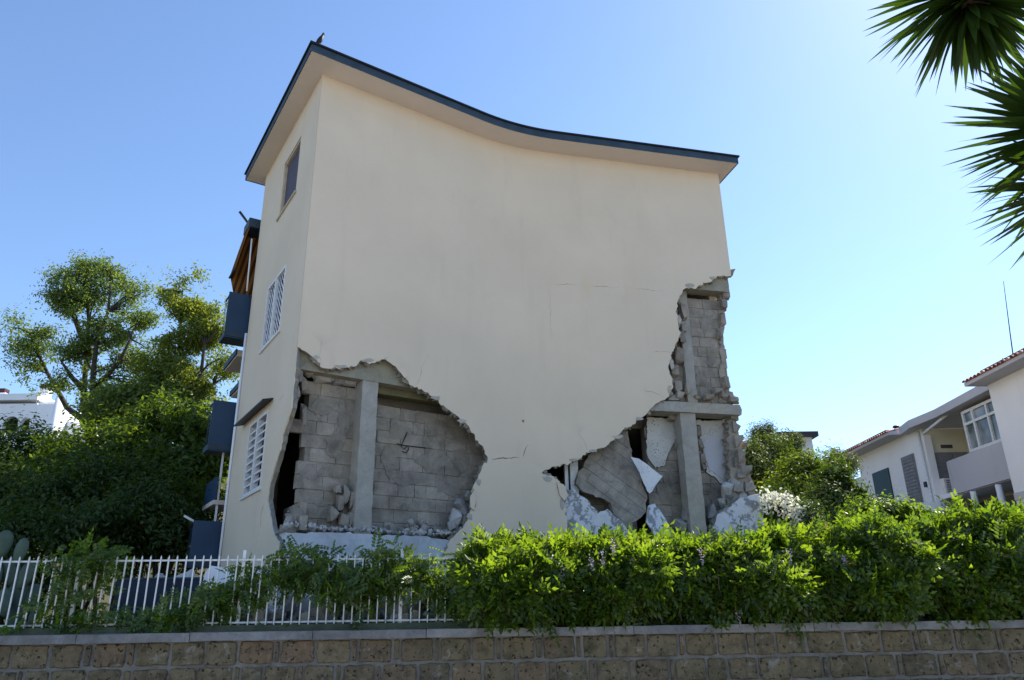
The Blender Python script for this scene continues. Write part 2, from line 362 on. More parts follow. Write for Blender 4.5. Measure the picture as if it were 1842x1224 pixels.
def jag(pts, step=0.05, amp=0.022, seed=0, closed=False):
    r = random.Random(seed); out = []; n = len(pts); o1 = o2 = 0.0
    for i in range(n if closed else n - 1):
        a, b = Vector(pts[i]), Vector(pts[(i + 1) % n]); L = (b - a).length; k = max(1, int(L / step))
        d = (b - a).normalized() if L > 0 else Vector((1, 0)); nn = Vector((-d.y, d.x))
        for j in range(k):
            p = a + (b - a) * (j / k)
            o1 = o1 * 0.6 + r.gauss(0, amp * 0.6); w = r.gauss(0, amp * 0.55)
            if j or i: p = p + nn * (o1 + w) + d * r.uniform(-.25, .25) * L / k
            out.append((p.x, p.y))
    if not closed: out.append(tuple(pts[-1]))
    return out
def pip(P, x, y):
    X, Y = P[:, 0], P[:, 1]; X2, Y2 = np.roll(X, -1), np.roll(Y, -1)
    c = ((Y > y) != (Y2 > y)); xx = (X2 - X) * (y - Y) / np.where(Y2 == Y, 1e-12, Y2 - Y) + X
    return bool(np.count_nonzero(c & (x < xx)) % 2)
def shell(poly, fmap, thick, n0=0.0, holes=(), grid=None, tjit=0.0, rimjit=0.0, seed=1, smooth=True, facejit=0.0):
    """solid sheet: outline poly (2-D) on the surface fmap(a, z, n), thick metres deep; material 0 face, 1 broken rim and back"""
    r = random.Random(seed); vs = []; es = []
    for P in [poly] + list(holes):
        b = len(vs); n = len(P); vs += [Vector(p) for p in P]; es += [(b + i, b + (i + 1) % n) for i in range(n)]
    PO = np.array(poly); PH = [np.array(h) for h in holes]
    inside = lambda x, y: pip(PO, x, y) and not any(pip(h, x, y) for h in PH)
    if grid:
        allp = np.array([(v.x, v.y) for v in vs])
        for gx in np.arange(PO[:, 0].min() + grid[0] / 2, PO[:, 0].max(), grid[0]):
            for gy in np.arange(PO[:, 1].min() + grid[1] / 2, PO[:, 1].max(), grid[1]):
                x, y = gx + r.uniform(-.1, .1) * grid[0], gy + r.uniform(-.1, .1) * grid[1]
                if inside(x, y) and np.min(np.hypot(allp[:, 0] - x, allp[:, 1] - y)) > 0.3 * min(grid): vs.append(Vector((x, y)))
    V, _, Fc, *_ = delaunay_2d_cdt(vs, es, [], 0, 1e-5)
    tris = []
    for f in Fc:
        cx = sum(V[i].x for i in f) / 3; cy = sum(V[i].y for i in f) / 3
        if inside(cx, cy):
            a, b, c_ = [V[i] for i in f]
            tris.append(tuple(f) if (b - a).cross(c_ - a) > 0 else tuple(f)[::-1])
    cnt = {}
    for f in tris:
        for i in range(3): cnt[(f[i], f[(i + 1) % 3])] = 1
    bnd = [e for e in cnt if (e[1], e[0]) not in cnt]
    m = MB(); nv = len(V)
    fj = [0.0 if (v.x < PO[:, 0].min() + .0015 or v.x > PO[:, 0].max() - .0015) else r.uniform(-facejit, facejit) for v in V]
    front = [fmap(v.x, v.y, n0 + fj[i]) for i, v in enumerate(V)]
    x0_, x1_, y1_ = PO[:, 0].min(), PO[:, 0].max(), PO[:, 1].max()
    st = [v.x < x0_ + .0015 or v.x > x1_ - .0015 or v.y > y1_ - .0015 for v in V]
    J = lambda i: 0.0 if st[i] else r.uniform(-rimjit, rimjit)
    back = [fmap(v.x + J(i), v.y + J(i), n0 + thick + (0 if st[i] else r.uniform(-tjit, tjit))) for i, v in enumerate(V)]
    m.add(front, tris, 0, smooth)
    m.add(back, [f[::-1] for f in tris], 1)
    mid = [fmap(v.x + J(i) * .8, v.y + J(i) * .8, n0 + thick * (.2 if st[i] else r.uniform(.12, .3))) for i, v in enumerate(V)]
    b0 = len(m.v)
    m.add(front + mid + back, [], 1)
    for a, b in bnd:
        m.f.append([b0 + b, b0 + a, b0 + nv + a, b0 + nv + b]); m.mi.append(2); m.sm.append(False)
        m.f.append([b0 + nv + b, b0 + nv + a, b0 + 2 * nv + a, b0 + 2 * nv + b]); m.mi.append(1); m.sm.append(False)
    return m

house = empty('damaged_house', (A0[0], A0[1], ZB))
tag(house, 'three-storey cream house with gaping holes torn in its bare end wall', 'house')
def hpart(m, name, mats, parent=None): return sub(m.build(name, mats), parent or house)

# ---- long wall with the two torn openings
R_px = [(1306, 496), (1291, 498), (1283, 503), (1272, 510), (1250, 517), (1232, 517), (1226, 524), (1222, 536), (1216, 545), (1217, 558), (1221, 572), (1221, 590), (1226, 600), (1220, 612), (1214, 622), (1208, 640), (1203, 652), (1203, 664), (1207, 680), (1210, 695), (1203, 712), (1196, 720), (1180, 728), (1170, 738), (1158, 748), (1140, 762), (1126, 772), (1118, 780), (1106, 787), (1090, 803), (1078, 809), (1058, 813), (1045, 822), (1038, 828), (1015, 834), (1003, 840), (982, 846), (974, 851), (985, 856), (996, 858), (1005, 866), (1003, 878), (1008, 890), (1016, 905), (1020, 925), (1018, 950), (1013, 985), (1010, 1030)]
L_px = [(790, 1030), (798, 1000), (806, 980), (815, 968), (832, 950), (846, 925), (850, 915), (849, 895), (852, 880), (862, 855), (868, 846), (871, 835), (877, 826), (873, 812), (866, 800), (852, 780), (838, 763), (822, 748), (806, 736), (795, 726), (778, 714), (765, 706), (750, 696), (735, 691), (727, 678), (718, 664), (708, 652), (700, 645), (692, 647), (678, 652), (660, 652), (655, 648), (646, 650), (640, 658), (620, 662), (600, 661), (582, 663), (572, 652), (560, 640), (548, 633), (543, 626)]
Rs = [SW(*p) for p in R_px]; Ls = [SW(*p) for p in L_px]
Rs[0] = (SL, Rs[0][1]); Ls[-1] = (0.0, Ls[-1][1])
poly = [(0.0, ZS), (SL, ZS)]; poly = [(SL * k / 40, ZS) for k in range(41)]
poly += [(SL, ZS + (Rs[0][1] - ZS) * k / 10) for k in range(1, 10)]
poly += jag(Rs, 0.045, 0.020, 3) + [(Rs[-1][0], ZB), (Ls[0][0], ZB)] + jag(Ls, 0.045, 0.020, 4)
poly += [(0.0, Ls[-1][1] + (ZS - Ls[-1][1]) * k / 14) for k in range(1, 14)]
poly = [(min(SL, max(0.0, a)), b) for a, b in poly]
def slit(pts, w, seed, mp=SW):
    P = jag([mp(*p) for p in pts], 0.06, 0.010, seed); n = len(P); r = random.Random(seed); up = []; dn = []
    for i, p in enumerate(P):
        a, b = Vector(P[max(0, i - 1)]), Vector(P[min(n - 1, i + 1)]); d = (b - a).normalized(); q = Vector((-d.y, d.x))
        k = w * (0.25 + 0.75 * math.sin(math.pi * (i + .3) / n)) * r.uniform(.5, 1.2) / 2
        up.append(tuple(Vector(p) + q * k)); dn.append(tuple(Vector(p) - q * k))
    return up + dn[::-1]
cracks = [slit([(884, 826), (905, 825), (934, 824)], 0.022, 5), slit([(941, 822), (944, 808), (950, 800)], 0.016, 6),
          slit([(1064, 515), (1085, 516), (1105, 519), (1112, 517)], 0.010, 7), slit([(1130, 519), (1165, 521), (1192, 525)], 0.006, 8),
          slit([(748, 694), (757, 676), (760, 655), (770, 640)], 0.006, 17), slit([(1196, 716), (1176, 706), (1150, 700)], 0.006, 18), slit([(1056, 810), (1050, 792), (1040, 778)], 0.006, 19), slit([(1214, 640), (1196, 632), (1170, 634)], 0.005, 20), slit([(580, 660), (574, 640), (580, 618)], 0.005, 21),
          slit([(990, 512), (1020, 511), (1050, 513)], 0.005, 9), slit([(988, 516), (990, 560), (993, 620)], 0.005, 10)]
rr = SW(941, 758); holes = cracks + [[(rr[0] + .03 * math.cos(a), rr[1] + .03 * math.sin(a)) for a in np.linspace(0, 5.6, 8)]]
cmap = lambda s, z, n: pw(s + n if s < .0015 else s, z, n)
mw = shell(poly, cmap, 0.022, 0.0, holes, (0.30, 0.55), 0.003, 0.008, 11, True, 0.0035)
ew = hpart(mw, 'end_wall', [M['plaster'], M['rim'], M['render_edge']])
poly2 = [(SL * k / 40, ZS) for k in range(41)] + jag(Rs, 0.035, 0.030, 103) + [(Rs[-1][0], ZB), (Ls[0][0], ZB)] + jag(Ls, 0.035, 0.030, 104)
poly2 = [(min(SL - .002, max(0.0, a)), b) for a, b in poly2]
mw = shell(poly2, cmap, 0.115, 0.0235, [], (0.6, 0.8), 0.03, 0.045, 111, False, 0.0)
bk_ = mw.build('backing_leaf', [M['rim'], M['rim'], M['rim']]); sub(bk_, ew)

# ---- short side wall with three windows
Dz = SD(543, 626)
B_px = [(543, 626), (540, 640), (537, 660), (531, 690), (528, 715), (524, 735), (516, 760), (508, 785), (503, 810), (495, 835), (488, 860), (484, 880), (481, 900), (484, 920), (488, 945), (493, 962), (497, 975)]
Bs = [SD(*p) for p in B_px]; Bs[0] = (0.0, SW(543, 626)[1]); Bs[-1] = (0.0, SD(497, 978)[1])
Bs = [(max(0.0, a), b) for a, b in Bs]
polyD = [(0.0, ZS - (ZS - Bs[0][1]) * k / 12) for k in range(12)] + jag(Bs, 0.07, 0.008, 12) + [(0.0, ZB), (LD, ZB)] + [(LD, ZB + (ZS - ZB) * k / 12) for k in range(1, 13)]
polyD = [(max(0.0, a), b) for a, b in polyD][::-1]
def win(pxs):
    q = [SD(*p) for p in pxs]; t0 = (q[1][0] + q[2][0]) / 2; t1 = (q[0][0] + q[3][0]) / 2; z1 = (q[0][1] + q[1][1]) / 2; z0 = (q[2][1] + q[3][1]) / 2
    return (t0, t1, z0, z1)
W1 = win([(511, 295), (540, 251), (533, 348), (503, 387)]); W2 = win([(484, 517), (515, 477), (504, 597), (469, 632)]); W3 = win([(449, 762), (485, 741), (466, 882), (438, 893)])
W3 = (W3[0], W3[1], W3[2], W3[3])
def rect(w): return [(w[0], w[2]), (w[1], w[2]), (w[1], w[3]), (w[0], w[3])]
mdw = shell(polyD, lambda a, z, n: pd(a + n if a < .0015 else a, z, -n), 0.10, 0.0, [rect(W1), rect(W2), rect(W3)] + [slit([(474, 906), (470, 925), (468, 948)], .03, 14, SD), slit([(465, 958), (463, 975), (461, 988)], .012, 15, SD), slit([(512, 707), (500, 724)], .010, 16, SD)], (0.5, 0.6), 0.008, 0.005, 13, True, 0.002)
# the wall map is mirrored (t runs away to the left), so flip the faces
mdw.f = [f[::-1] for f in mdw.f]
hpart(mdw, 'side_wall', [M['plaster'], M['rim'], M['plaster']])
def pbox(m, t0, t1, z0, z1, o0, o1, mi=0):
    b = [pd(t0, z0, o0), pd(t1, z0, o0), pd(t1, z0, o1), pd(t0, z0, o1)]; t_ = [pd(t0, z1, o0), pd(t1, z1, o0), pd(t1, z1, o1), pd(t0, z1, o1)]
    m.hexa(b, t_, mi)
def window(w, kind, label):
    t0, t1, z0, z1 = w; fw = 0.055
    fr = MB()
    for a, b, c_, d in ((t0, t0 + fw, z0, z1), (t1 - fw, t1, z0, z1), (t0 + fw, t1 - fw, z0, z0 + fw), (t0 + fw, t1 - fw, z1 - fw, z1)): pbox(fr, a, b, c_, d, -.13, 0.012 if kind != 'roller' else -.02)
    o = hpart(fr, 'window', M['white_metal'] if kind != 'roller' else M['cream_frame']); o['label'] = label
    g = MB()
    if kind == 'roller':
        n = 26
        for i in range(n):
            za = z0 + fw + (z1 - z0 - 2 * fw) * i / n; zb = z0 + fw + (z1 - z0 - 2 * fw) * (i + .9) / n
            pbox(g, t0 + fw, t1 - fw, za, zb, -.12, -.075)
        sub(g.build('roller_shutter', M['shutter']), o)
    else:
        pbox(g, t0 + fw, t1 - fw, z0 + fw, z1 - fw, -.16, -.125); sub(g.build('pane', M['glass']), o)
    s_ = MB(); pbox(s_, t0 - .08, t1 + .08, z0 - .045, z0 - .004, -.05, .04); sub(s_.build('sill', M['white_metal'] if kind != 'roller' else M['cream_frame']), o)
    tm = (t0 + t1) / 2
    if kind == 'diagonal':
        m = MB(); pbox(m, tm - .045, tm + .045, z0 + fw, z1 - fw, -.10, .02); sub(m.build('mullion', M['white_metal']), o)
        for a, b in ((t0 + fw, tm - .045), (tm + .045, t1 - fw)):
            wd = b - a; H = z1 - z0 - 2 * fw; zz = z0 + fw - wd
            while zz < z1 - fw:
                pts = []
                za, zb = zz, zz + wd * 1.15
                ta, tb = a, b
                if za < z0 + fw: ta = a + (z0 + fw - za) / (zb - za) * (b - a)
                if zb > z1 - fw: tb = a + (z1 - fw - za) / (zb - za) * (b - a)
                if tb - ta > .04:
                    f = lambda t_: za + (t_ - a) / (b - a) * (zb - za)
                    m = MB(); m.tube([pd(ta, f(ta), -.03), pd(tb, f(tb), -.03)], 0.015, 5); sub(m.build('grille_bar', M['white_metal']), o)
                zz += 0.155
    if kind == 'ladder':
        m = MB(); pbox(m, tm - .05, tm + .05, z0 + fw, z1 - fw, -.10, .02); sub(m.build('mullion', M['white_metal']), o)
        n = 9
        for k in range(1, n):
            z = z0 + fw + (z1 - z0 - 2 * fw) * k / n
            for a, b in ((t0 + fw, tm - .05), (tm + .05, t1 - fw)):
                m = MB(); pbox(m, a, b, z - .018, z + .018, -.05, -.01); sub(m.build('grille_bar', M['white_metal']), o)
    return o
window(W1, 'roller', 'dark closed roller-shuttered window under the eaves')
window(W2, 'diagonal', 'white window with a slanting lattice grille')
window(W3, 'ladder', 'white window with horizontal bars under a thin dark canopy')
c3 = [SD(439, 756), SD(491, 724)]
m = MB(); zc = (c3[0][1] + c3[1][1]) / 2
for a, b in ((c3[1][0], c3[0][0]),):
    m.hexa([pd(a, zc - .03, .0), pd(b, zc - .03, .0), pd(b, zc - .08, .20), pd(a, zc - .08, .20)], [pd(a, zc + .0, .0), pd(b, zc + .0, .0), pd(b, zc - .05, .20), pd(a, zc - .05, .20)])
hpart(m, 'window_canopy', M['dark_metal'])

# ---- closing walls behind (never more than an edge of them in view) and floors
def P2(v): return np.array([v.x, v.y])
Cn = P2(pw(SL, 0, 0)); Cb = P2(pw(SL, 0, 8.2)); hD = R(55.3)
AB = np.array([math.sin(AZ1), math.cos(AZ1)])
Dp = A0 + TD * LD; D1 = Dp + AB * 1.5; D2 = D1 + TD * 5.0
def wallseg(name, a, b, th, z0, z1, mt, side=1):
    a, b = np.array(a), np.array(b); d = (b - a) / np.linalg.norm(b - a); nn = np.array([-d[1], d[0]]) * side * th
    m = MB(); pts = [(*a, z0), (*b, z0), (*(b + nn), z0), (*(a + nn), z0)]
    m.prism(pts if side > 0 else pts[::-1], (0, 0, z1 - z0)); return hpart(m, name, mt)
wallseg('return_wall', Dp + AB * .18, D1, .25, ZB, ZS, M['plaster'], -1)
wallseg('balcony_facade', D1 + TD * .02, D2, .25, ZB, ZS, M['plaster'], -1)
wallseg('rear_wall', D2 + AB * .27, Cb, .25, ZB, ZS, M['plaster'], -1)
wallseg('flank_wall', P2(pw(SL - .06, 0, .62)), Cb + (Cn - Cb) * .04, .25, ZB, ZS, M['plaster'], 1)
ZF = [2.86, 5.90, 9.0]
for k, z in enumerate((5.75, 8.95)):
    m = MB(); pts = [tuple(pw(s, 0, .95)) for s in np.linspace(.8, SL - .5, 14)] + [tuple(pw(SL - .5, 0, 7.9)), (*(D2 + AB * .6), 0), (*(D1 + AB * .3), 0)]
    m.prism([(p[0], p[1], z - .12) for p in pts], (0, 0, .24)); hpart(m, 'floor_slab', M['beam'])
# ---- roof
ov = 0.55
edge = [pw(s, ZS, -ov) for s in np.linspace(-.46, SL + .24, 60)]
e1 = A0 + ND * .40; k0 = P2(edge[0])
# start corner: crossing of the two eaves lines
d1 = AB; d2 = TD; rhs = e1 - k0; mt_ = np.array([[d1[0], -d2[0]], [d1[1], -d2[1]]]); ab = np.linalg.solve(mt_, rhs)
k0 = k0 + d1 * ab[0]
rp = [Vector((k0[0], k0[1], ZS))] + edge[1:] + [pw(SL + .24, ZS, 8.7), Vector((*(D2 + TD * .4 + AB * .1), ZS)), Vector((*(D1 + TD * .5 - AB * .1), ZS)), Vector((*(Dp + TD * .42 + AB * .5), ZS)), Vector((*(Dp + TD * .42 + ND * .40), ZS))]
cpt = Vector((sum(p.x for p in rp) / len(rp), sum(p.y for p in rp) / len(rp), ZS))
m = MB(); m.prism(rp, (0, 0, .06)); roof = hpart(m, 'roof', M['soffit'])
def outset(pts, o):                                    # push an outline outwards
    out = []; n = len(pts)
    for i in range(n):
        a, b, c_ = pts[i - 1], pts[i], pts[(i + 1) % n]
        d1 = (b - a).normalized(); d2 = (c_ - b).normalized(); n1 = Vector((d1.y, -d1.x, 0)); n2 = Vector((d2.y, -d2.x, 0))
        k = (n1 + n2); k = k / max(0.3, k.length_squared / 2); out.append(b + k * o)
    return out
m = MB(); q = outset(rp, .02); m.prism([Vector((p.x, p.y, ZS - .012)) for p in q], (0, 0, .175)); 
# hollow the fascia: keep side faces and top only
m.f = m.f[1:]; m.mi = m.mi[1:]; m.sm = m.sm[1:]
sub(m.build('fascia', M['fascia']), roof)
m = MB(); q = outset(rp, .055); m.prism([Vector((p.x, p.y, ZS + .167)) for p in q], (0, 0, .04)); sub(m.build('drip_edge', M['roof_top']), roof)

# ------------------------------------------------------------------ masonry inside the openings
def rough_box(lx, ly, lz, bev, jit, seed):
    r = random.Random(seed); bm = bmesh.new(); bmesh.ops.create_cube(bm, size=1.0)
    for v in bm.verts: v.co = Vector((v.co.x * lx, v.co.y * ly, v.co.z * lz))
    bmesh.ops.bevel(bm, geom=list(bm.edges), offset=bev, segments=1, affect='EDGES', profile=.5)
    for v in bm.verts: v.co += Vector((r.uniform(-jit, jit), r.uniform(-jit, jit), r.uniform(-jit, jit)))
    me = bpy.data.meshes.new('block'); bm.to_mesh(me); bm.free(); return me
BH, BL, BD = 0.25, 0.50, 0.12
BLK = {}
for key, ln in (('full', .487), ('half', .24), ('third', .34)):
    BLK[key] = []
    for k in range(4):
        me = rough_box(ln + .006, BD, .243, .008, .006, hash((len(key), k)) % 999); me.materials.append(M['block']); BLK[key].append(me)
def put_block(fmap_s, z, n, kind, parent, jitter=.006, rnd=random):
    """one block whose face centre lies at s, z on the wall n behind the plaster"""
    me = rnd.choice(BLK[kind]); o = bpy.data.objects.new('concrete_block', me); COL.objects.link(o)
    p = pw(fmap_s, z, n + BD / 2 - .004 + rnd.uniform(-jitter, jitter)); h = heading(fmap_s)
    o.location = p; o.rotation_euler = (rnd.uniform(-.01, .01), rnd.uniform(-.012, .012), math.pi / 2 - h + rnd.uniform(-.012, .012))
    sub(o, parent); return o
def blockwall(name, s0, s1, z0, z1, n, skip=None, seed=0, ragL=0.0, ragR=0.0, backing=True):
    r = random.Random(seed); root = None
    m = MB(); ss = np.linspace(s0 + ragL + .02, s1 - ragR - .02, max(2, int((s1 - s0) / .4)))
    fr = [pw(s, 0, n + .012) for s in ss]; bk = [pw(s, 0, n + .30) for s in ss]
    pts = [Vector((p.x, p.y, z0)) for p in fr + bk[::-1]]; m.prism(pts, (0, 0, z1 - z0 - .12)); root = hpart(m, name, M['mortar'])
    row = 0; z = z0 + BH / 2
    while z - BH / 2 < z1 - .05:
        s = s0 - (0.25 if row % 2 else 0.0) + r.uniform(-.05, .05)
        while s < s1:
            k = r.random(); kind = 'full' if k < .78 else ('third' if k < .9 else 'half'); ln = {'full': .5, 'third': .353, 'half': .253}[kind]
            c_ = s + ln / 2
            if c_ - ln / 2 > s0 - .12 - r.random() * ragL and c_ + ln / 2 < s1 + .12 + r.random() * ragR and z + .1 < z1 + .02 and not (skip and skip(c_, z)):
                put_block(c_, z, n, kind, root, rnd=r)
            s += ln
        z += BH; row += 1
    return root

def colbox(m, s0, s1, n0, n1, z0, z1, mi=0, ns=None, jit=0.0, seed=0):
    r = random.Random(seed); ns = ns or max(3, int((s1 - s0) / .12) + 1); nz = max(3, int((z1 - z0) / .12))
    S = np.linspace(s0, s1, ns); Z = np.linspace(z0, z1, nz); j = lambda: r.uniform(-jit, jit)
    idx = {}; vs = []; fs = []
    def V(i, k, b):
        if (i, k, b) not in idx:
            idx[(i, k, b)] = len(vs); vs.append(pw(S[i] + j(), Z[k] + (j() if 0 < k < nz - 1 else 0), (n0, n1)[b] + j()))
        return idx[(i, k, b)]
    for i in range(ns - 1):
        for k in range(nz - 1):
            fs.append((V(i, k, 0), V(i + 1, k, 0), V(i + 1, k + 1, 0), V(i, k + 1, 0))); fs.append((V(i, k, 1), V(i, k + 1, 1), V(i + 1, k + 1, 1), V(i + 1, k, 1)))
        fs.append((V(i, 0, 0), V(i, 0, 1), V(i + 1, 0, 1), V(i + 1, 0, 0))); fs.append((V(i, nz - 1, 0), V(i + 1, nz - 1, 0), V(i + 1, nz - 1, 1), V(i, nz - 1, 1)))
    for k in range(nz - 1):
        fs.append((V(0, k, 0), V(0, k + 1, 0), V(0, k + 1, 1), V(0, k, 1))); fs.append((V(ns - 1, k, 0), V(ns - 1, k, 1), V(ns - 1, k + 1, 1), V(ns - 1, k + 1, 0)))
    m.add(vs, fs, mi); return m

# left opening levels
zs0 = SW(655, 956, .02)[1]                               # top of the plinth ledge
zb0 = SW(650, 683, .16)[1]                               # underside of the beam
sc0, sc1 = SW(646, 800, .17)[0], SW(675, 800, .17)[0]
m = colbox(MB(), sc0, sc1, .17, .52, zs0 - .1, zb0 + .02, 0, None, .006, 1); hpart(m, 'concrete_column', M['column'])
sR = SW(885, 760, .16)[0]
m = colbox(MB(), .05, sR + .3, .15, .50, zb0, zb0 + .52, 0, None, .006, 2); hpart(m, 'concrete_beam', M['beam'])
m = colbox(MB(), sc1 + .02, sR + .2, .40, .66, zb0 - .14, zb0 - .002, 0, None, .004, 3); hpart(m, 'lintel', M['greenbeam'])
# plinth ledge
pl = [SW(*p, 0.03) for p in ((508, 957), (560, 960), (610, 958), (660, 961), (720, 963), (770, 968), (808, 972))]
plp = [(0.05, ZB)] + [(0.10, pl[0][1])] + jag(pl, .08, .012, 21) + [(pl[-1][0] + .12, pl[-1][1] - .05), (pl[-1][0] + .1, ZB)]
m = shell(plp[::-1], pw, .55, .03, [], (.3, .3), .01, .01, 22, False, .006); hpart(m, 'plinth', [M['plinth'], M['plinth'], M['plinth']])
# infill block panels
nI = .50
sl0 = SW(538, 800, nI)[0]; zi0 = SW(700, 956, nI)[1]
zi0 = zs0 - .02
blockwall('infill_wall', sl0, sc0 + .12, zi0, zb0 - .08, nI, lambda s, z: False, 31, .10, 0)
blockwall('infill_wall', sc1 - .05, sR + .35, zi0, zb0 - .26, nI + .02, None, 32)
# corner stubs by the torn corner (inner leaf of the side wall)
def chunk_mesh(seed, sx, sy, sz):
    r = random.Random(seed); bm = bmesh.new(); pts = []
    for x in (-1, 1):
        for y in (-1, 1):
            for z in (-1, 1):
                k = r.uniform(.80, 1.0) if r.random() < .62 else r.uniform(.35, .65)
                pts.append(bm.verts.new((x * k * r.uniform(.85, 1) / 2, y * k * r.uniform(.85, 1) / 2, z * k * r.uniform(.85, 1) / 2)))
    for i in range(5):
        v = Vector((r.uniform(-1, 1), r.uniform(-1, 1), r.uniform(-1, 1))); v /= max(map(abs, v)); pts.append(bm.verts.new(v * r.uniform(.42, .52)))
    res = bmesh.ops.convex_hull(bm, input=pts)
    bmesh.ops.delete(bm, geom=[g for g in res['geom_interior'] if isinstance(g, bmesh.types.BMVert)], context='VERTS')
    bmesh.ops.recalc_face_normals(bm, faces=bm.faces)
    bmesh.ops.subdivide_edges(bm, edges=list(bm.edges), cuts=1, use_grid_fill=True); bmesh.ops.triangulate(bm, faces=list(bm.faces))
    for v in bm.verts: v.co += Vector((r.gauss(0, .02), r.gauss(0, .02), r.gauss(0, .02)))
    me = bpy.data.meshes.new('chunk'); bm.to_mesh(me); bm.free(); return me
CH = [chunk_mesh(100 + k, 1, 1, 1) for k in range(14)]
for c_ in CH: c_.materials.append(M['rubble'])
CHB = [c_.copy() for c_ in CH]
for c_ in CHB: c_.materials.clear(); c_.materials.append(M['block'])
def chunk_obj(name, p, size, rot, meshes=CH, parent=None, r=random):
    o = bpy.data.objects.new(name, r.choice(meshes)); COL.objects.link(o); o.location = p; o.scale = size; o.rotation_euler = rot
    if parent is not None: sub(o, parent)
    return o
rs = random.Random(5)
m = MB()
# inner leaf of the side wall, mostly fallen: a low stub and a deep cavity backed by a panel with shade in its colour
pts = [pd(.75, 0, -1.0), pd(LD - .1, 0, -1.0), pd(LD - .1, 0, -1.15), pd(.75, 0, -1.15)]
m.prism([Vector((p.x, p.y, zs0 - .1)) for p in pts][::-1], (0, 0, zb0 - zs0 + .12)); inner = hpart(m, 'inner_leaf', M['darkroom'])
for row in range(2):
    for k in range(2):
        t_ = .16 + k * .5 + (.25 if row % 2 else 0) + rs.uniform(-.03, .08)
        me = rs.choice(BLK['full']); o = bpy.data.objects.new('concrete_block', me); COL.objects.link(o)
        p = pd(t_ + .2, zs0 + .10 + row * .25, -.44 + rs.uniform(-.02, .02)); o.location = p; o.rotation_euler = (0, rs.uniform(-.02, .02), math.pi / 2 - AZD + rs.uniform(-.03, .03)); sub(o, inner)
# torn corner strip hanging beside the side wall
for px, py, w, h in ((538, 674, .13, .26), (533, 704, .15, .34), (547, 690, .1, .3), (548, 745, .09, .42), (543, 656, .14, .16), (556, 668, .14, .16)):
    s, z = SW(px, py, .16 if px < 545 else .3)
    chunk_obj('corner_fragment', pw(s, z, .2 if px < 545 else .34), (w * 1.1, .16, h * 1.15), (rs.uniform(-.1, .1), rs.uniform(-.1, .1), .6), CHB, house, rs)
# broken lumps under the beam, left panel
for k, px in enumerate((572, 588, 604, 618, 632, 580, 612)):
    s, z = SW(px, 676 + (px - 570) * .17 + (5 if k > 4 else 0), .42); chunk_obj('corner_fragment', pw(s, z, .44), (.30, .18, .15), (rs.uniform(-.2, .2), rs.uniform(-.2, .2), .6), CH, house, rs)
# upright broken block webs at the foot of the left panel
for px, py, w, h in ((612, 905, .10, .34), (622, 890, .09, .42), (634, 900, .12, .36), (598, 925, .12, .3), (616, 938, .14, .26), (630, 935, .11, .3), (606, 880, .1, .2), (640, 890, .08, .3), (522, 935, .16, .3), (534, 925, .14, .3), (518, 952, .22, .16)):
    s, z = SW(px, py, .36); chunk_obj('broken_block', pw(s, z, .36), (w * 1.3, .24, h), (rs.uniform(-.12, .12), rs.uniform(-.12, .12), .6 + rs.uniform(-.3, .3)), CHB, house, rs)

# loose rubble on the ledge
def rubble_strip(n, fpos, smin, smax, seed):
    r = random.Random(seed); m = MB()
    for i in range(n):
        me = r.choice(CH); q = Quaternion((r.gauss(0, 1), r.gauss(0, 1), r.gauss(0, 1), r.gauss(0, 1))).normalized(); k = r.uniform(smin, smax) * (1 if r.random() < .85 else 1.6); p = fpos(r)
        sc = Vector((k, k * r.uniform(.5, 1), k * r.uniform(.5, 1)))
        m.add([q @ Vector((v.co.x * sc.x, v.co.y * sc.y, v.co.z * sc.z)) + p for v in me.vertices], [tuple(f.vertices) for f in me.polygons], r.choice((0, 0, 0, 1)))
    return m
s_end = SW(815, 960, .3)[0]
def ledge(r):
    s = r.uniform(.15, s_end); n = r.uniform(.06, .5); hgt = (n - .05) * .55 * r.random() * (1.2 + math.sin(s * 5)) * .6
    return pw(s, zs0 + .02 + max(0, hgt) + (.12 * max(0, (s - s_end + .5)) ), n)
tag(rubble_strip(420, ledge, .03, .085, 41).build('rubble_heap', [M['rubble'], M['block']]), 'loose grey rubble strewn along the ledge below the left opening', 'rubble', kind='stuff')
big = [(820, 930, .22), (836, 918, .2), (843, 893, .17), (828, 905, .16), (812, 945, .16), (838, 935, .18), (822, 952, .14), (700, 945, .12), (740, 942, .13), (764, 950, .12), (785, 952, .13), (560, 950, .12), (690, 955, .10), (720, 955, .1)]
for px, py, k in big:
    s, z = SW(px, py, .22); chunk_obj('rubble_chunk', pw(s, max(z, zs0 + .04), .24), (k * 1.2, k, k), (rs.random() * 3, rs.random() * 3, rs.random() * 3), CH, None, rs)
    tag(bpy.data.objects[-1] if False else COL.objects[-1], 'fist-sized to head-sized grey rubble lump on the ledge of the left opening', 'rubble', 'rubble lumps on the left ledge')

# ------------------------------------------------------------------ right opening, upper storey
zbt = SW(1250, 727, .10)[1]; zbb = SW(1250, 742, .10)[1]
sU0 = SW(1190, 640, .3)[0]
zt0 = SW(1270, 520, .12)[1]
upR = SL - .10
m = colbox(MB(), SW(1200, 520, .14)[0], SL - .02, .14, .48, zt0 - .02, zt0 + .62, 0, None, .008, 5); hpart(m, 'concrete_beam', M['beam'])
c0, c1 = SW(1227, 620, .30)[0], SW(1244, 620, .30)[0]
m = colbox(MB(), c0, c1, .28, .58, zbt - .02, zt0 - .03, 0, None, .008, 6); hpart(m, 'concrete_column', M['column'])
def skipU(s, z): return s > SL - .08 - .10 * math.sin(z * 3.1)
sE = SW(1303, 600, .36)[0]
blockwall('infill_wall', c1 - .1, sE, zbt, zt0 - .10, .36, None, 51, 0, .03)
blockwall('infill_wall', c0 - .55, c0 + .06, zbt, zt0 - .1, .40, None, 52, .0, 0)
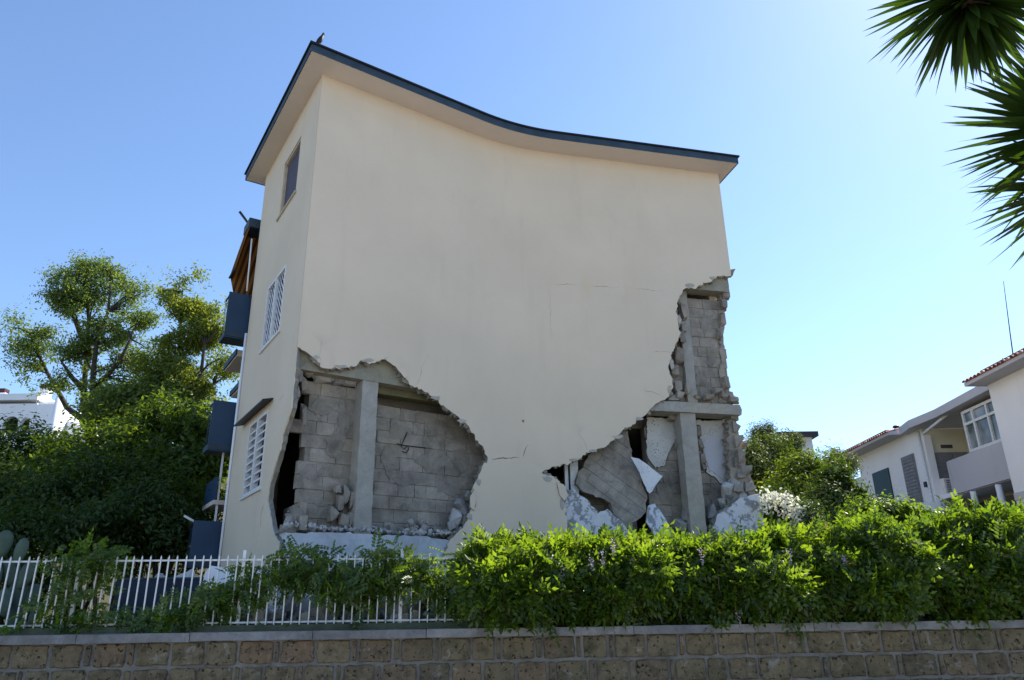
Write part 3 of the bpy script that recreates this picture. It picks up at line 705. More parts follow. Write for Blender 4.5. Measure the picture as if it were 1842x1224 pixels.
for px, py, w, h in ((1296, 512, .3, .2), (1305, 530, .18, .26), (1302, 548, .14, .3), (1312, 492, .2, .28), (1300, 500, .3, .2), (1299, 575, .12, .35), (1296, 600, .1, .35), (1305, 690, .12, .3), (1303, 712, .3, .2), (1318, 718, .22, .18), (1275, 715, .25, .14), (1255, 716, .25, .12), (1290, 705, .2, .16),
                     (1226, 605, .16, .4), (1220, 640, .2, .4), (1212, 668, .16, .3), (1218, 695, .2, .3), (1208, 715, .3, .2), (1230, 560, .14, .5), (1228, 590, .14, .3), (1236, 700, .12, .3), (1222, 712, .2, .2)):
    n = .26 if px > 1240 else .20
    s, z = SW(px, py, n); chunk_obj('broken_block', pw(s, z, n), (w * 1.15, .2, h), (rs.uniform(-.15, .15), rs.uniform(-.15, .15), .25 + rs.uniform(-.2, .2)), CHB, house, rs)
# beam crossing the right opening at first-floor level
sb0, sb1 = SW(1130, 740, .1)[0], SW(1334, 736, .05)[0]
m = colbox(MB(), sb0, sb1, .06, .50, zbb - .02, zbt + .02, 0, None, .018, 7); hpart(m, 'concrete_beam', M['column'])
c0, c1 = SW(1227, 800, .16)[0], SW(1252, 800, .16)[0]
zg = SW(1250, 965, .2)[1]
m = colbox(MB(), c0, c1 + .03, .12, .44, zg - .6, zbb - .022, 0, None, .009, 8); colR = hpart(m, 'concrete_column', M['column'])
# lower room: block wall behind with remains of plaster
nB = .62
zgB = zg - .3
sD0, sD1 = SW(1132, 790, nB)[0], SW(1161, 790, nB)[0]
blockwall('infill_wall', sD1, SL - .12, zgB, zbb - .1, nB, None, 61, 0, .0)
blockwall('infill_wall', SW(1030, 860, nB)[0], sD0 - .02, zgB, zbb - .3, nB + .1, None, 62)
def patch(name, pts, n, mats, thick=.03, seed=0, amp=.012, label=None):
    P = jag([SW(*p, n) for p in pts], .05, amp, seed, True)
    a = sum(P[i - 1][0] * P[i][1] - P[i][0] * P[i - 1][1] for i in range(len(P)))
    if a < 0: P = P[::-1]
    o = hpart(shell(P, pw, thick, n, [], None, .004, .008, seed, False, .002), name, mats)
    if label: o['label'] = label
    return o
P3 = [M['pecked'], M['rim'], M['rim']]
patch('plaster_remnant', [(1163, 752), (1200, 752), (1222, 756), (1219, 780), (1212, 800), (1203, 818), (1196, 838), (1178, 842), (1163, 818)], nB - .05, P3, .05, 71, .014)
patch('plaster_remnant', [(1252, 756), (1308, 757), (1312, 800), (1316, 850), (1314, 875), (1300, 872), (1285, 858), (1272, 850), (1262, 800), (1256, 780)], nB - .05, P3, .05, 72, .012)
patch('plaster_remnant', [(1262, 800), (1272, 785), (1292, 783), (1308, 792), (1312, 850), (1306, 866), (1288, 852), (1276, 846)], nB - .062, [M['lilac_plaster'], M['rim'], M['rim']], .012, 73, .01)
m = MB(); s, z = SW(1314, 800, .50); colbox(m, s - .035, s + .035, .44, .56, zgB + .5, zbb - .15); hpart(m, 'corner_bead', M['white_plaster'])
m = MB(); s, z = SW(1128, 800, .50); colbox(m, s - .01, s + .02, .55, .62, zgB + .4, zbb - .1); hpart(m, 'door_jamb', M['white_plaster'])
# white frame pieces showing at the left of the opening
for px0, px1, n in ((1016, 1022, .45), (1026, 1040, .42)):
    m = MB(); a, b = SW(px0, 850, n)[0], SW(px1, 850, n)[0]; colbox(m, a, b, n, n + .06, SW(1030, 890, n)[1], SW(1030, 815, n)[1]); hpart(m, 'door_frame', M['white_metal'])
# corner pier of broken blocks at the right end
for k, (px, py, w, h) in enumerate(((1322, 770, .16, .28), (1327, 795, .2, .3), (1331, 822, .22, .3), (1340, 850, .26, .3), (1346, 875, .28, .3), (1330, 850, .2, .32), (1326, 876, .24, .3), (1340, 800, .08, .2), (1318, 750, .2, .2), (1350, 893, .24, .24), (1322, 830, .14, .3))):
    s, z = SW(px, py, .25); chunk_obj('broken_block', pw(s, z, .27), (w * 1.15, .3, h * 1.1), (rs.uniform(-.08, .08), rs.uniform(-.1, .1), .2 + rs.uniform(-.15, .15)), CHB, house, rs)
for k, (px, py, w, h) in enumerate(((1222, 770, .12, .2), (1222, 800, .12, .24), (1226, 820, .14, .2), (1230, 835, .14, .18), (1256, 775, .12, .3), (1260, 800, .1, .24), (1264, 825, .12, .26), (1215, 752, .3, .14), (1266, 840, .1, .16))):
    s, z = SW(px, py, .4); chunk_obj('broken_block', pw(s, z, .42), (w * 1.2, .14, h), (rs.uniform(-.2, .2), rs.uniform(-.2, .2), .3), CHB, house, rs)
# loose black cable hanging on the block wall
cpts = [SW(x, y, .47) for x, y in ((733, 778), (727, 792), (722, 803), (728, 808), (734, 802), (736, 808), (731, 815), (724, 812))]
m = MB(); m.tube([pw(a, z, .485) for a, z in cpts], .010, 6); hpart(m, 'cable', M['dark_metal'])
cpts = [SW(x, y, .47) for x, y in ((715, 798), (726, 801), (745, 803), (768, 806))]
m = MB(); m.tube([pw(a, z, .49) for a, z in cpts], .008, 6); hpart(m, 'cable', M['dark_metal'])
# dried mortar smears across the block courses
rm = random.Random(77)
for px, py, rx, ry, n in ((575, 735, 26, 16, nI), (600, 800, 22, 26, nI), (560, 850, 20, 14, nI), (618, 760, 14, 40, nI), (580, 905, 26, 12, nI), (715, 775, 30, 20, nI + .02), (780, 830, 34, 18, nI + .02), (735, 860, 28, 16, nI + .02), (810, 880, 30, 16, nI + .02), (750, 910, 34, 12, nI + .02), (700, 830, 14, 34, nI + .02), (830, 830, 20, 24, nI + .02), (790, 770, 30, 14, nI + .02), (1270, 580, 16, 20, .36), (1280, 640, 14, 26, .36), (1262, 680, 14, 14, .36), (1195, 890, 18, 26, nB), (1205, 860, 14, 14, nB), (1285, 890, 16, 14, nB)):
    pts = [(px + rx * math.cos(a_) * rm.uniform(.55, 1.1), py + ry * math.sin(a_) * rm.uniform(.55, 1.1)) for a_ in np.linspace(0, 2 * math.pi, 11)[:-1]]
    patch('mortar_smear', pts, n - .017, [M['mortar'], M['mortar'], M['mortar']], .014, rm.randrange(999), .02)
for pts, n_, sd in (([(1311, 752), (1323, 757), (1331, 790), (1339, 830), (1352, 862), (1361, 890), (1362, 945), (1311, 945)], .24, 83), ([(1296, 518), (1307, 524), (1306, 548), (1301, 575), (1302, 620), (1304, 660), (1307, 690), (1318, 706), (1330, 723), (1294, 723)], .32, 84)):
    P = jag([SW(*p, n_) for p in pts], .05, .028, sd, True)
    if sum(P[i - 1][0] * P[i][1] - P[i][0] * P[i - 1][1] for i in range(len(P))) < 0: P = P[::-1]
    hpart(shell(P, pw, .24, n_, [], (.14, .14), .04, .05, sd, False, .018), 'broken_pier', [M['block'], M['block'], M['block']])
# low broken outer wall either side
def base(name, pts, n, mats, seed, label, thick=.3):
    P = jag([SW(*p, n) for p in pts], .06, .018, seed, True)
    a = sum(P[i - 1][0] * P[i][1] - P[i][0] * P[i - 1][1] for i in range(len(P)))
    if a < 0: P = P[::-1]
    o = hpart(shell(P, pw, thick, n, [], (.14, .14), .02, .03, seed, False, .016), name, mats); o['label'] = label; return o
base('wall_stump', [(1004, 872), (1016, 878), (1034, 882), (1048, 893), (1060, 904), (1076, 924), (1092, 918), (1108, 932), (1126, 948), (1140, 965), (1160, 990), (1168, 1030), (1008, 1030)], .07, [M['chip'], M['rim'], M['rim']], 81, 'broken wall stump with flaking white paint')
base('wall_stump', [(1282, 948), (1290, 928), (1308, 912), (1330, 900), (1350, 892), (1368, 886), (1372, 920), (1376, 960), (1380, 1030), (1282, 1030)], .02, [M['chip'], M['rim'], M['rim']], 82, 'pale broken wall stump at the far corner')
m = colbox(MB(), SW(1140, 985, .3)[0], SL - .05, .10, .62, ZB, zg - .08, 0, None, .02, 9); hpart(m, 'floor_edge', M['mortar'])

# paint lost and render flaking beside the breaks
rk = random.Random(55)
FL_ = [(852, 903, 8, 12), (984, 861, 10, 6), (1012, 905, 6, 16), (862, 868, 5, 7), (1112, 785, 12, 4), (1066, 811, 10, 4), (1150, 754, 9, 4), (1208, 655, 5, 10), (1222, 575, 4, 10), (1240, 514, 10, 4), (830, 757, 9, 5), (785, 716, 10, 4), (612, 659, 14, 3), (662, 649, 12, 3), (720, 662, 5, 8), (568, 643, 6, 5), (846, 930, 6, 7), (1033, 827, 9, 4), (1205, 700, 4, 8), (1282, 500, 8, 4)]
for px, py, rx, ry in FL_:
    pts = [(px + rx * math.cos(a_) * rk.uniform(.5, 1.15), py + ry * math.sin(a_) * rk.uniform(.5, 1.15)) for a_ in np.linspace(0, 2 * math.pi, 9)[:-1]]
    patch('bare_render', pts, -.006, [M['render_edge'], M['rim'], M['rim']], .005, rk.randrange(999), .008)
for k, pts in enumerate((((693, 646), (703, 640), (722, 655), (733, 676), (728, 680), (712, 660)), ((846, 893), (853, 880), (857, 900), (852, 918), (846, 914)), ((1002, 868), (1014, 872), (1022, 890), (1016, 902), (1007, 892)))):
    patch('hanging_flake', list(pts), -.03, [M['plaster'], M['rim'], M['render_edge']], .025, 60 + k, .006)
# rubble around the right column
def rp_(r):
    s = r.uniform(SW(1180, 950, .3)[0], SW(1345, 930, .3)[0]); k = (s - SW(1180, 950, .3)[0]) / (SW(1345, 930, .3)[0] - SW(1180, 950, .3)[0])
    return pw(s, zg - .10 + .55 * max(0, k - .35) * r.random() * 1.5 + .1 * r.random(), r.uniform(.1, .58))
tag(rubble_strip(260, rp_, .04, .12, 42).build('rubble_heap', [M['rubble'], M['block']]), 'grey rubble heaped round the foot of the bare column in the right opening', 'rubble', kind='stuff')
for px, py, k in ((1308, 884, .30), (1322, 871, .28), (1301, 905, .26), (1312, 898, .2), (1335, 890, .22), (1296, 925, .22), (1235, 930, .25), (1280, 920, .3), (1225, 945, .25), (1326, 884, .18)):
    s, z = SW(px, py, .3); o = chunk_obj('rubble_chunk', pw(s, z, .3), (k * 1.2, k * .8, k * .8), (rs.random() * 3, rs.random() * 3, rs.random() * 3), CH, None, rs)
    tag(o, 'angular lump of broken masonry beside the bare column in the right opening', 'rubble', 'masonry lumps in the right opening')

# fallen slab of blockwork leaning in the right opening
def hit_lean(px, py, nb, k, zref):
    n = nb
    for _ in range(8): s, z = SW(px, py, n); n = nb + k * (z - zref)
    return s, z
zl = SW(1120, 950, .1)[1]
def leanmap(a, z, n): return pw(a, z, .10 + .16 * (z - zl) + n)
fp = [hit_lean(*p, .10, .16, zl) for p in ((1130, 775), (1133, 800), (1137, 822), (1152, 855), (1165, 890), (1161, 918), (1150, 934), (1136, 946), (1124, 950), (1110, 940), (1103, 925), (1101, 905), (1088, 898), (1074, 893), (1050, 884), (1036, 870), (1040, 850), (1055, 825), (1072, 806), (1100, 785))]
fp = jag(fp, .07, .016, 91, True)
if sum(fp[i - 1][0] * fp[i][1] - fp[i][0] * fp[i - 1][1] for i in range(len(fp))) < 0: fp = fp[::-1]
m = shell(fp, leanmap, .11, .03, [], None, .01, .012, 92, False)
fallen = m.build('fallen_wall_slab', [M['mortar'], M['mortar'], M['mortar']])
tag(fallen, 'slab of grey blockwork fallen askew across the right opening', 'wall slab')
def clip(poly, rect_):                                  # clip a polygon by a convex one
    out = poly
    for i in range(len(rect_)):
        a, b = rect_[i], rect_[(i + 1) % len(rect_)]; inp = out; out = []
        side = lambda p: (b[0] - a[0]) * (p[1] - a[1]) - (b[1] - a[1]) * (p[0] - a[0])
        for j in range(len(inp)):
            p, q = inp[j - 1], inp[j]; sp_, sq = side(p), side(q)
            if (sp_ >= 0) != (sq >= 0): t_ = sp_ / (sp_ - sq); out.append((p[0] + (q[0] - p[0]) * t_, p[1] + (q[1] - p[1]) * t_))
            if sq >= 0: out.append(q)
        if not out: return []
    return out
ang = R(-36); ca, sa = math.cos(ang), math.sin(ang); cx_, cy_ = np.mean([p[0] for p in fp]), np.mean([p[1] for p in fp])
r9 = random.Random(9)
for row in range(-6, 7):
    for k in range(-5, 6):
        x0 = k * .5 + (.25 if row % 2 else 0); y0 = row * .25; g = .004
        rc = [(x0 + g, y0 + g), (x0 + .5 - g, y0 + g), (x0 + .5 - g, y0 + .25 - g), (x0 + g, y0 + .25 - g)]
        rc = [(cx_ + x * ca - y * sa, cy_ + x * sa + y * ca) for x, y in rc]
        q = clip(fp, rc)
        if len(q) >= 3:
            ar = abs(sum(q[i - 1][0] * q[i][1] - q[i][0] * q[i - 1][1] for i in range(len(q)))) / 2
            if ar > .006:
                if sum(q[i - 1][0] * q[i][1] - q[i][0] * q[i - 1][1] for i in range(len(q))) < 0: q = q[::-1]
                j = r9.uniform(-.006, .006); n_ = len(q); m = MB()
                m.add([leanmap(a, z, .018 + j) for a, z in q] + [leanmap(a, z, .06) for a, z in q], [tuple(range(n_))] + [((i + 1) % n_, i, n_ + i, n_ + (i + 1) % n_) for i in range(n_)], 0)
                m.build('concrete_block', M['block'], fallen)
def debris(name, pts, nb, k, thick, mt, label, cat, seed):
    P = [hit_lean(*p, nb, k, zl) for p in pts]; P = jag(P, .08, .006, seed, True)
    if sum(P[i - 1][0] * P[i][1] - P[i][0] * P[i - 1][1] for i in range(len(P))) < 0: P = P[::-1]
    m = shell(P, lambda a, z, n: pw(a, z, nb + k * (z - zl) + n), thick, 0, [], None, .004, .004, seed, False)
    return tag(m.build(name, [mt, M['rim'], M['white_plaster']]), label, cat)
debris('tiled_fragment', [(1134, 822), (1150, 826), (1172, 842), (1191, 858), (1180, 872), (1170, 889), (1164, 884), (1150, 850)], .22, -.12, .05, M['dotted'], 'white dotted tile fragment jutting from behind the fallen slab', 'tile fragment', 93)
debris('plaster_fragment', [(1166, 910), (1178, 906), (1192, 925), (1203, 945), (1214, 985), (1190, 985), (1178, 962), (1162, 938)], .02, .3, .05, M['chip'], 'bluish-white curved plaster fragment poking up from the hedge', 'plaster fragment', 94)

# ------------------------------------------------------------------ balconies, awning, pipe on the far facade
def balcony(t0, t1, o_in, o_out, zbot, ztop, name_label):
    m = MB(); pbox(m, t0 - .02, t1 + .02, zbot - .10, zbot + .02, o_in, o_out + .02); b = hpart(m, 'balcony', M['fascia']); b['label'] = name_label
    m = MB(); pbox(m, t0, t0 + .03, zbot - .13, ztop, -.9, o_out + .03); sub(m.build('end_panel', M['blue_panel']), b)
    m = MB(); pbox(m, t0 + .032, t1, ztop - .03, ztop, o_out - .03, o_out); sub(m.build('handrail', M['fascia']), b)
    n = int((t1 - t0) / .13)
    for k in range(1, n + 1):
        m = MB(); t_ = t0 + (t1 - t0) * k / n; pbox(m, t_ - .012, t_ - .002, zbot + .02, ztop - .03, o_out - .02, o_out - .01); sub(m.build('baluster', M['fascia']), b)
    return b
tb = LD + .18
for (xl, yt_, yb, lab) in ((411, 524, 597, 'upper blue-panelled balcony under the awning'), (382, 719, 800, 'middle blue-panelled balcony'), (347, 936, 1010, 'ground-level blue-panelled balcony')):
    o1_, z1_ = SX(xl, yt_, tb); o2_, z2_ = SX(xl, yb, tb); oo = (o1_ + o2_) / 2
    balcony(tb, tb + .62, -1.5, oo, z2_, z1_, lab)
    if lab.startswith('ground'): continue
    pass
for (x, y, tt, th) in ((404, 668, 2.2, .16), (415, 716, 3.0, .16)):      # undersides of the farther balconies
    o_, z_ = SX(x, y, tb + tt); m = MB(); pbox(m, tb + .8, tb + tt, z_, z_ + th, -1.5, o_); fb = hpart(m, 'balcony', M['soffit']); fb['label'] = 'pale underside of a farther balcony'
    m = MB(); pbox(m, tb + .8, tb + tt + .02, z_ + .03, z_ + th + .02, o_ + .003, o_ + .04); sub(m.build('edge_trim', M['fascia']), fb)
o1_, z1_ = SX(371, 872, tb + 1.5); o2_, z2_ = SX(371, 912, tb + 1.5)
m = MB(); pbox(m, tb + .25, tb + 1.5, z2_, z1_, o1_ - .03, o1_); lb = hpart(m, 'balcony', M['blue_panel']); lb['label'] = 'small blue balcony front below the middle one'
m = MB(); pbox(m, tb + .25, tb + 1.5, z2_ - .10, z2_ - .003, -1.4, o1_ + .02); sub(m.build('slab', M['soffit']), lb)
m = MB(); pbox(m, tb + .3, tb + .34, z2_ - .6, z1_ + .9, o1_ - .10, o1_ - .06); sub(m.build('post', M['white_plaster']), lb)
m = MB(); m.tube([pd(LD + .05, ZB, .02), pd(LD + .05, SX(430, 598, LD + .05)[1], .02)], .035, 8); hpart(m, 'drainpipe', M['white_plaster'])
# awning
ta, tbb = tb - .02, tb + .55
oA, zA = SX(440, 424, tbb); oB, zB = SX(414, 498, tbb); oC, zC = SX(421, 523, tbb)
aw = None
m = MB(); pbox(m, ta, tbb + .02, zA + .0, zA + .24, -1.4, oA + .03); aw = hpart(m, 'awning', M['fascia']); aw['label'] = 'brown striped awning with dark blue housing'
m = MB(); m.hexa([pd(ta, zB, oB), pd(tbb, zB, oB), pd(tbb, zA, oA), pd(ta, zA, oA)], [pd(ta, zB + .012, oB + .01), pd(tbb, zB + .012, oB + .01), pd(tbb, zA + .012, oA + .01), pd(ta, zA + .012, oA + .01)])
m.prism([pd(tbb, z, o_) for o_, z in ((oA - .005, zA), (oB - .005, zB), (oC, zC - .1), (-.9, zC - .1), (-.9, zA))], tuple(pd(1.01, 0, 0) - pd(1.0, 0, 0)))
fa = m.build('fabric', M['awning']); uv = fa.data.uv_layers.new(name='UVMap'); dl = Vector((oB - oA, zB - zA)).normalized()
for lp in fa.data.loops:
    co = fa.data.vertices[lp.vertex_index].co; q = np.array([co.x, co.y]) - A0
    uv.data[lp.index].uv = (float(q @ ND) * -dl.y + co.z * dl.x + float(q @ TD) * .9, co.z)
sub(fa, aw)
m = MB(); m.tube([pd(ta, zB - .01, oB), pd(tbb + .05, zB - .01, oB)], .03, 8); sub(m.build('front_bar', M['dark_metal']), aw)
o3, z3 = SX(431, 381, tbb); m = MB(); m.tube([pd(tbb, zA + .16, oA - .25), pd(tbb, z3, o3)], .035, 8); sub(m.build('boom', M['dark_metal']), aw)
o3, z3 = SX(453, 430, ta); o4, z4 = SX(444, 524, ta); m = MB(); m.tube([pd(ta, z3, o3), pd(ta, z4, o4)], .02, 8); sub(m.build('post', M['white_plaster']), aw)
# white pole leaning out by the lowest balcony
o5, z5 = SX(331, 928, tb + .1); o6, z6 = SX(357, 943, tb + .1); m = MB(); m.tube([pd(tb + .1, z5, o5), pd(tb + .1, z6, o6)], .025, 8); hpart(m, 'railing_pole', M['white_metal'])

# ------------------------------------------------------------------ bird on the roof corner
kb = Vector((k0[0], k0[1], ZS + .207)) + Vector((.10, .11, 0))
sp_ = [(-.10, 0, -.015), (-.06, 0, .045), (-.02, 0, .085), (.025, 0, .13), (.05, 0, .175), (.062, 0, .205), (.075, 0, .232), (.10, 0, .236), (.125, 0, .240)]
rd = [.012, .03, .052, .055, .04, .028, .03, .014, .003]
m = MB(); m.tube(sp_, rd, 10)
for sy in (-.02, .02): m.tube([(0, sy, .06), (.005, sy, .02), (.02, sy, 0.002)], [.008, .005, .006], 5)
bird = m.build('bird', M['feather']); bird.location = kb; bird.scale = (0.85, 1.0, 1.45); bird.rotation_euler = (0, 0, R(20))
tag(bird, 'small dark bird perched on the upper left corner of the roof', 'bird')

# ------------------------------------------------------------------ retaining wall of tuff blocks, coping, fence
CT, CBt = 1.450, 1.352
wall = empty('retaining_wall', wp(5, 0, 0)); tag(wall, 'low brown tuff-stone wall with pale mortar along the street', 'wall')
m = MB(); a, b, c_, d = wp(-7, .012, 0), wp(19, .012, 0), wp(19, .34, 0), wp(-7, .34, 0); m.prism([a, b, c_, d], (0, 0, CBt - .002)); core = sub(m.build('mortar_bed', M['tuff_mortar']), wall)
TUF = []
for k in range(10):
    r_ = random.Random(300 + k); m = MB(); ol_ = []
    for i in range(20):
        u = i / 20 * 4; e = int(u); f_ = u - e; x, y = [(-.5 + f_, -.5), (.5, -.5 + f_), (.5 - f_, .5), (-.5, .5 - f_)][e]
        k_ = 1.01 if f_ > .01 else .97; ol_.append((x * k_ + r_.gauss(0, .013), y * k_ + r_.gauss(0, .018)))
    n_ = 20; vs = [(x, .05, y) for x, y in ol_] + [(x, -.035 + r_.uniform(-.006, .006), y) for x, y in ol_] + [(x * .93, -.05 + r_.uniform(-.007, .007), y * .90) for x, y in ol_] + [(0, -.05, 0)]
    fs = [(i, (i + 1) % n_, n_ + (i + 1) % n_, n_ + i) for i in range(n_)] + [(n_ + i, n_ + (i + 1) % n_, 2 * n_ + (i + 1) % n_, 2 * n_ + i) for i in range(n_)] + [(2 * n_ + i, 2 * n_ + (i + 1) % n_, 3 * n_) for i in range(n_)]
    m.add(vs, fs, 0, False); me = m.mesh('tuff'); TUF.append(me); me.materials.append(M['tuff'])
def tufblock(s0, s1, z0, z1, r):
    o = bpy.data.objects.new('tuff_block', r.choice(TUF)); COL.objects.link(o); o.location = wp((s0 + s1) / 2, .05 - .012 + r.uniform(-.006, .006), (z0 + z1) / 2)
    o.scale = (s1 - s0, 1, z1 - z0); o.rotation_euler = (r.uniform(-.01, .01), r.uniform(-.015, .015), math.pi / 2 - WA); sub(o, core)
rt = random.Random(17)
ztop = CBt - .012
for row in range(4):
    h = rt.uniform(.250, .262); s = -3.2 + (0 if row % 2 else .24) + rt.uniform(-.1, .1)
    while s < 14.6:
        L = rt.uniform(.34, .40) if rt.random() < .85 else rt.uniform(.22, .3)
        if s > 9.2 and row < 2: L = rt.uniform(.36, .5)
        tufblock(s, s + L, ztop - h + rt.uniform(-.006, .006), ztop - rt.uniform(0, .006), rt)
        g = rt.uniform(.028, .045); s += L + g
        if rt.random() < .5: w = rt.uniform(.035, .07); tufblock(s, s + w, ztop - h + rt.uniform(0, .02), ztop - rt.uniform(0, .02), rt); s += w + rt.uniform(.025, .04)
    ztop -= h + .030
# smears of mortar standing proud over the joints
s = -3.4
while s < 14.6:
    L = rt.uniform(.9, 1.7)
    if s < 9.5 or True:
        m = MB(); pts = [(-.075, CBt), (-.07, CT), (.30, CT + .004), (.30, CBt)]
        dz = rt.uniform(-.004, .004); dn = rt.uniform(-.008, .008)
        vs = []
        for k in range(7):
            ss = s + .004 + (L - .008) * k / 6
            vs += [wp(ss, n + dn + rt.uniform(-.005, .005) * (n < 0), z + dz + rt.uniform(-.004, .004)) for n, z in pts]
        fs = [(k * 4 + i, k * 4 + (i + 1) % 4, (k + 1) * 4 + (i + 1) % 4, (k + 1) * 4 + i) for k in range(6) for i in range(4)] + [(0, 3, 2, 1), (24, 25, 26, 27)]
        m.add(vs, [f[::-1] for f in fs]); sub(m.build('coping_stone', M['coping']), wall)
    s += L
m = MB(); a, b, c_, d = wp(-7, .301, 1.2), wp(19, .301, 1.2), wp(19, .55, 1.2), wp(-7, .55, 1.2); m.prism([a, b, c_, d], (0, 0, .325)); sub(m.build('kerb', M['moss']), wall)

fence = empty('picket_fence', wp(3, .40, 1.525)); tag(fence, 'white metal picket fence standing on the stone wall, left of the hedge', 'fence')
FB, FT, FP = 1.555, 2.325, 2.44
def wbox(m, s0, s1, n0, n1, z0, z1): m.prism([wp(s0, n0, z0), wp(s1, n0, z0), wp(s1, n1, z0), wp(s0, n1, z0)], (0, 0, z1 - z0))
for z in (FB, FT):
    m = MB(); wbox(m, -2.6, 6.4, .388, .412, z - .011, z + .011); sub(m.build('rail', M['white_metal']), fence)
pk = MB(); pk.prism([(-.0078, -.0078, 0), (.0078, -.0078, 0), (.0078, .0078, 0), (-.0078, .0078, 0)], (0, 0, FP - FB - .05)); pk.add([(-.0078, -.0078, FP - FB - .05), (.0078, -.0078, FP - FB - .05), (.0078, .0078, FP - FB - .05), (-.0078, .0078, FP - FB - .05), (0, 0, FP - FB - .02)], [(0, 1, 4), (1, 2, 4), (2, 3, 4), (3, 0, 4)])
pkm = pk.mesh('picket'); pkm.materials.append(M['white_metal'])
post_s = [.02 + 2.06 * k for k in range(-1, 4)]
s = -2.55; rf = random.Random(3)
while s < 6.35:
    if min(abs(s - q) for q in post_s) > .05:
        o = bpy.data.objects.new('picket', pkm); COL.objects.link(o); o.location = wp(s + rf.uniform(-.006, .006), .363, FB - .03); o.rotation_euler = (rf.uniform(-.006, .006), rf.uniform(-.012, .012), math.pi / 2 - WA); sub(o, fence)
    s += .1085
for q in post_s:
    m = MB(); wbox(m, q - .02, q + .02, .418, .458, 1.50, FP + .01); sub(m.build('post', M['white_metal']), fence)

# ------------------------------------------------------------------ foliage machinery
def quats(n, g, up=0.0):
    q = g.normal(size=(n, 4)); q /= np.linalg.norm(q, axis=1)[:, None]
    w, x, y, z = q.T
    return np.stack([np.stack([1 - 2 * (y * y + z * z), 2 * (x * y - z * w), 2 * (x * z + y * w)], 1), np.stack([2 * (x * y + z * w), 1 - 2 * (x * x + z * z), 2 * (y * z - x * w)], 1), np.stack([2 * (x * z - y * w), 2 * (y * z + x * w), 1 - 2 * (x * x + y * y)], 1)], 1)
def frames(dirs, g, roll=1.0, upbias=0.0):
    """rotation matrices whose local +X runs along dirs; blade normal near +Z with random roll"""
    d = dirs / np.maximum(1e-6, np.linalg.norm(dirs, axis=1))[:, None]
    up = np.tile([0, 0, 1.0], (len(d), 1)) + g.normal(size=d.shape) * roll
    y = np.cross(up, d); y /= np.maximum(1e-6, np.linalg.norm(y, axis=1))[:, None]; z = np.cross(d, y)
    return np.stack([d, y, z], 2)
def facing(nrm, g, droop=.4, jit=.5):
    """leaf blades turned to face nrm, tips running sideways and down"""
    z = nrm + g.normal(size=nrm.shape) * jit; z /= np.maximum(1e-6, np.linalg.norm(z, axis=1))[:, None]
    x = g.normal(size=nrm.shape); x[:, 2] -= droop; x -= z * np.sum(x * z, axis=1)[:, None]; x /= np.maximum(1e-6, np.linalg.norm(x, axis=1))[:, None]
    return np.stack([x, np.cross(z, x), z], 2)
def scatter(name, tv, tf, pos, rot, size, mt, parent=None, mats=None, smooth=False):
    """one mesh: template (tv, tf) placed at pos with rot and size"""
    n, k = len(pos), len(tv); tv = np.asarray(tv, float); tf = np.asarray(tf, int)
    V = np.einsum('nij,kj->nki', rot, tv) * size[:, None, None] + pos[:, None, :]
    Fi = (tf[None] + (np.arange(n) * k)[:, None, None]).reshape(-1, tf.shape[1])
    me = bpy.data.meshes.new(name); me.vertices.add(n * k); me.vertices.foreach_set('co', V.astype(np.float32).ravel())
    nf = len(Fi); sz = tf.shape[1]; me.loops.add(nf * sz); me.loops.foreach_set('vertex_index', Fi.astype(np.int32).ravel())
    me.polygons.add(nf); me.polygons.foreach_set('loop_start', (np.arange(nf) * sz).astype(np.int32)); me.update(calc_edges=True)
    me.materials.append(mt); return link(name, me, parent)
LEAF_V = [(0, 0, 0), (.5, -.19, .05), (1, 0, -.04), (.5, .19, .05)]; LEAF_F = [(0, 1, 2), (0, 2, 3)]
NARROW_V = [(0, 0, 0), (.45, -.11, .03), (1, 0, -.06), (.45, .11, .03)]
def pinnate():
    V = []; Fc = []
    def leaflet(p, d, L, W, droop):
        d = np.array(d) / np.linalg.norm(d); s = np.array([-d[1], d[0], 0]); b = len(V); p = np.array(p)
        V.extend([p, p + d * L * .45 - s * W / 2 + [0, 0, .012 - droop * .3], p + d * L + [0, 0, -droop], p + d * L * .45 + s * W / 2 + [0, 0, .012 - droop * .3]]); Fc.extend([(b, b + 1, b + 2), (b, b + 2, b + 3)])
    for i in range(5):
        x = .06 + i * .05; z = -.25 * x * x * 3
        for sg in (-1, 1): leaflet((x, 0, z), (.55, sg * 1.0, 0), .098 - .007 * abs(i - 2), .052, .022)
    leaflet((.30, 0, -.07), (1, 0, 0), .098, .046, .02)
    return V, Fc
PIN_V, PIN_F = pinnate()
def unit(n, g): v = g.normal(size=(n, 3)); return v / np.linalg.norm(v, axis=1)[:, None]

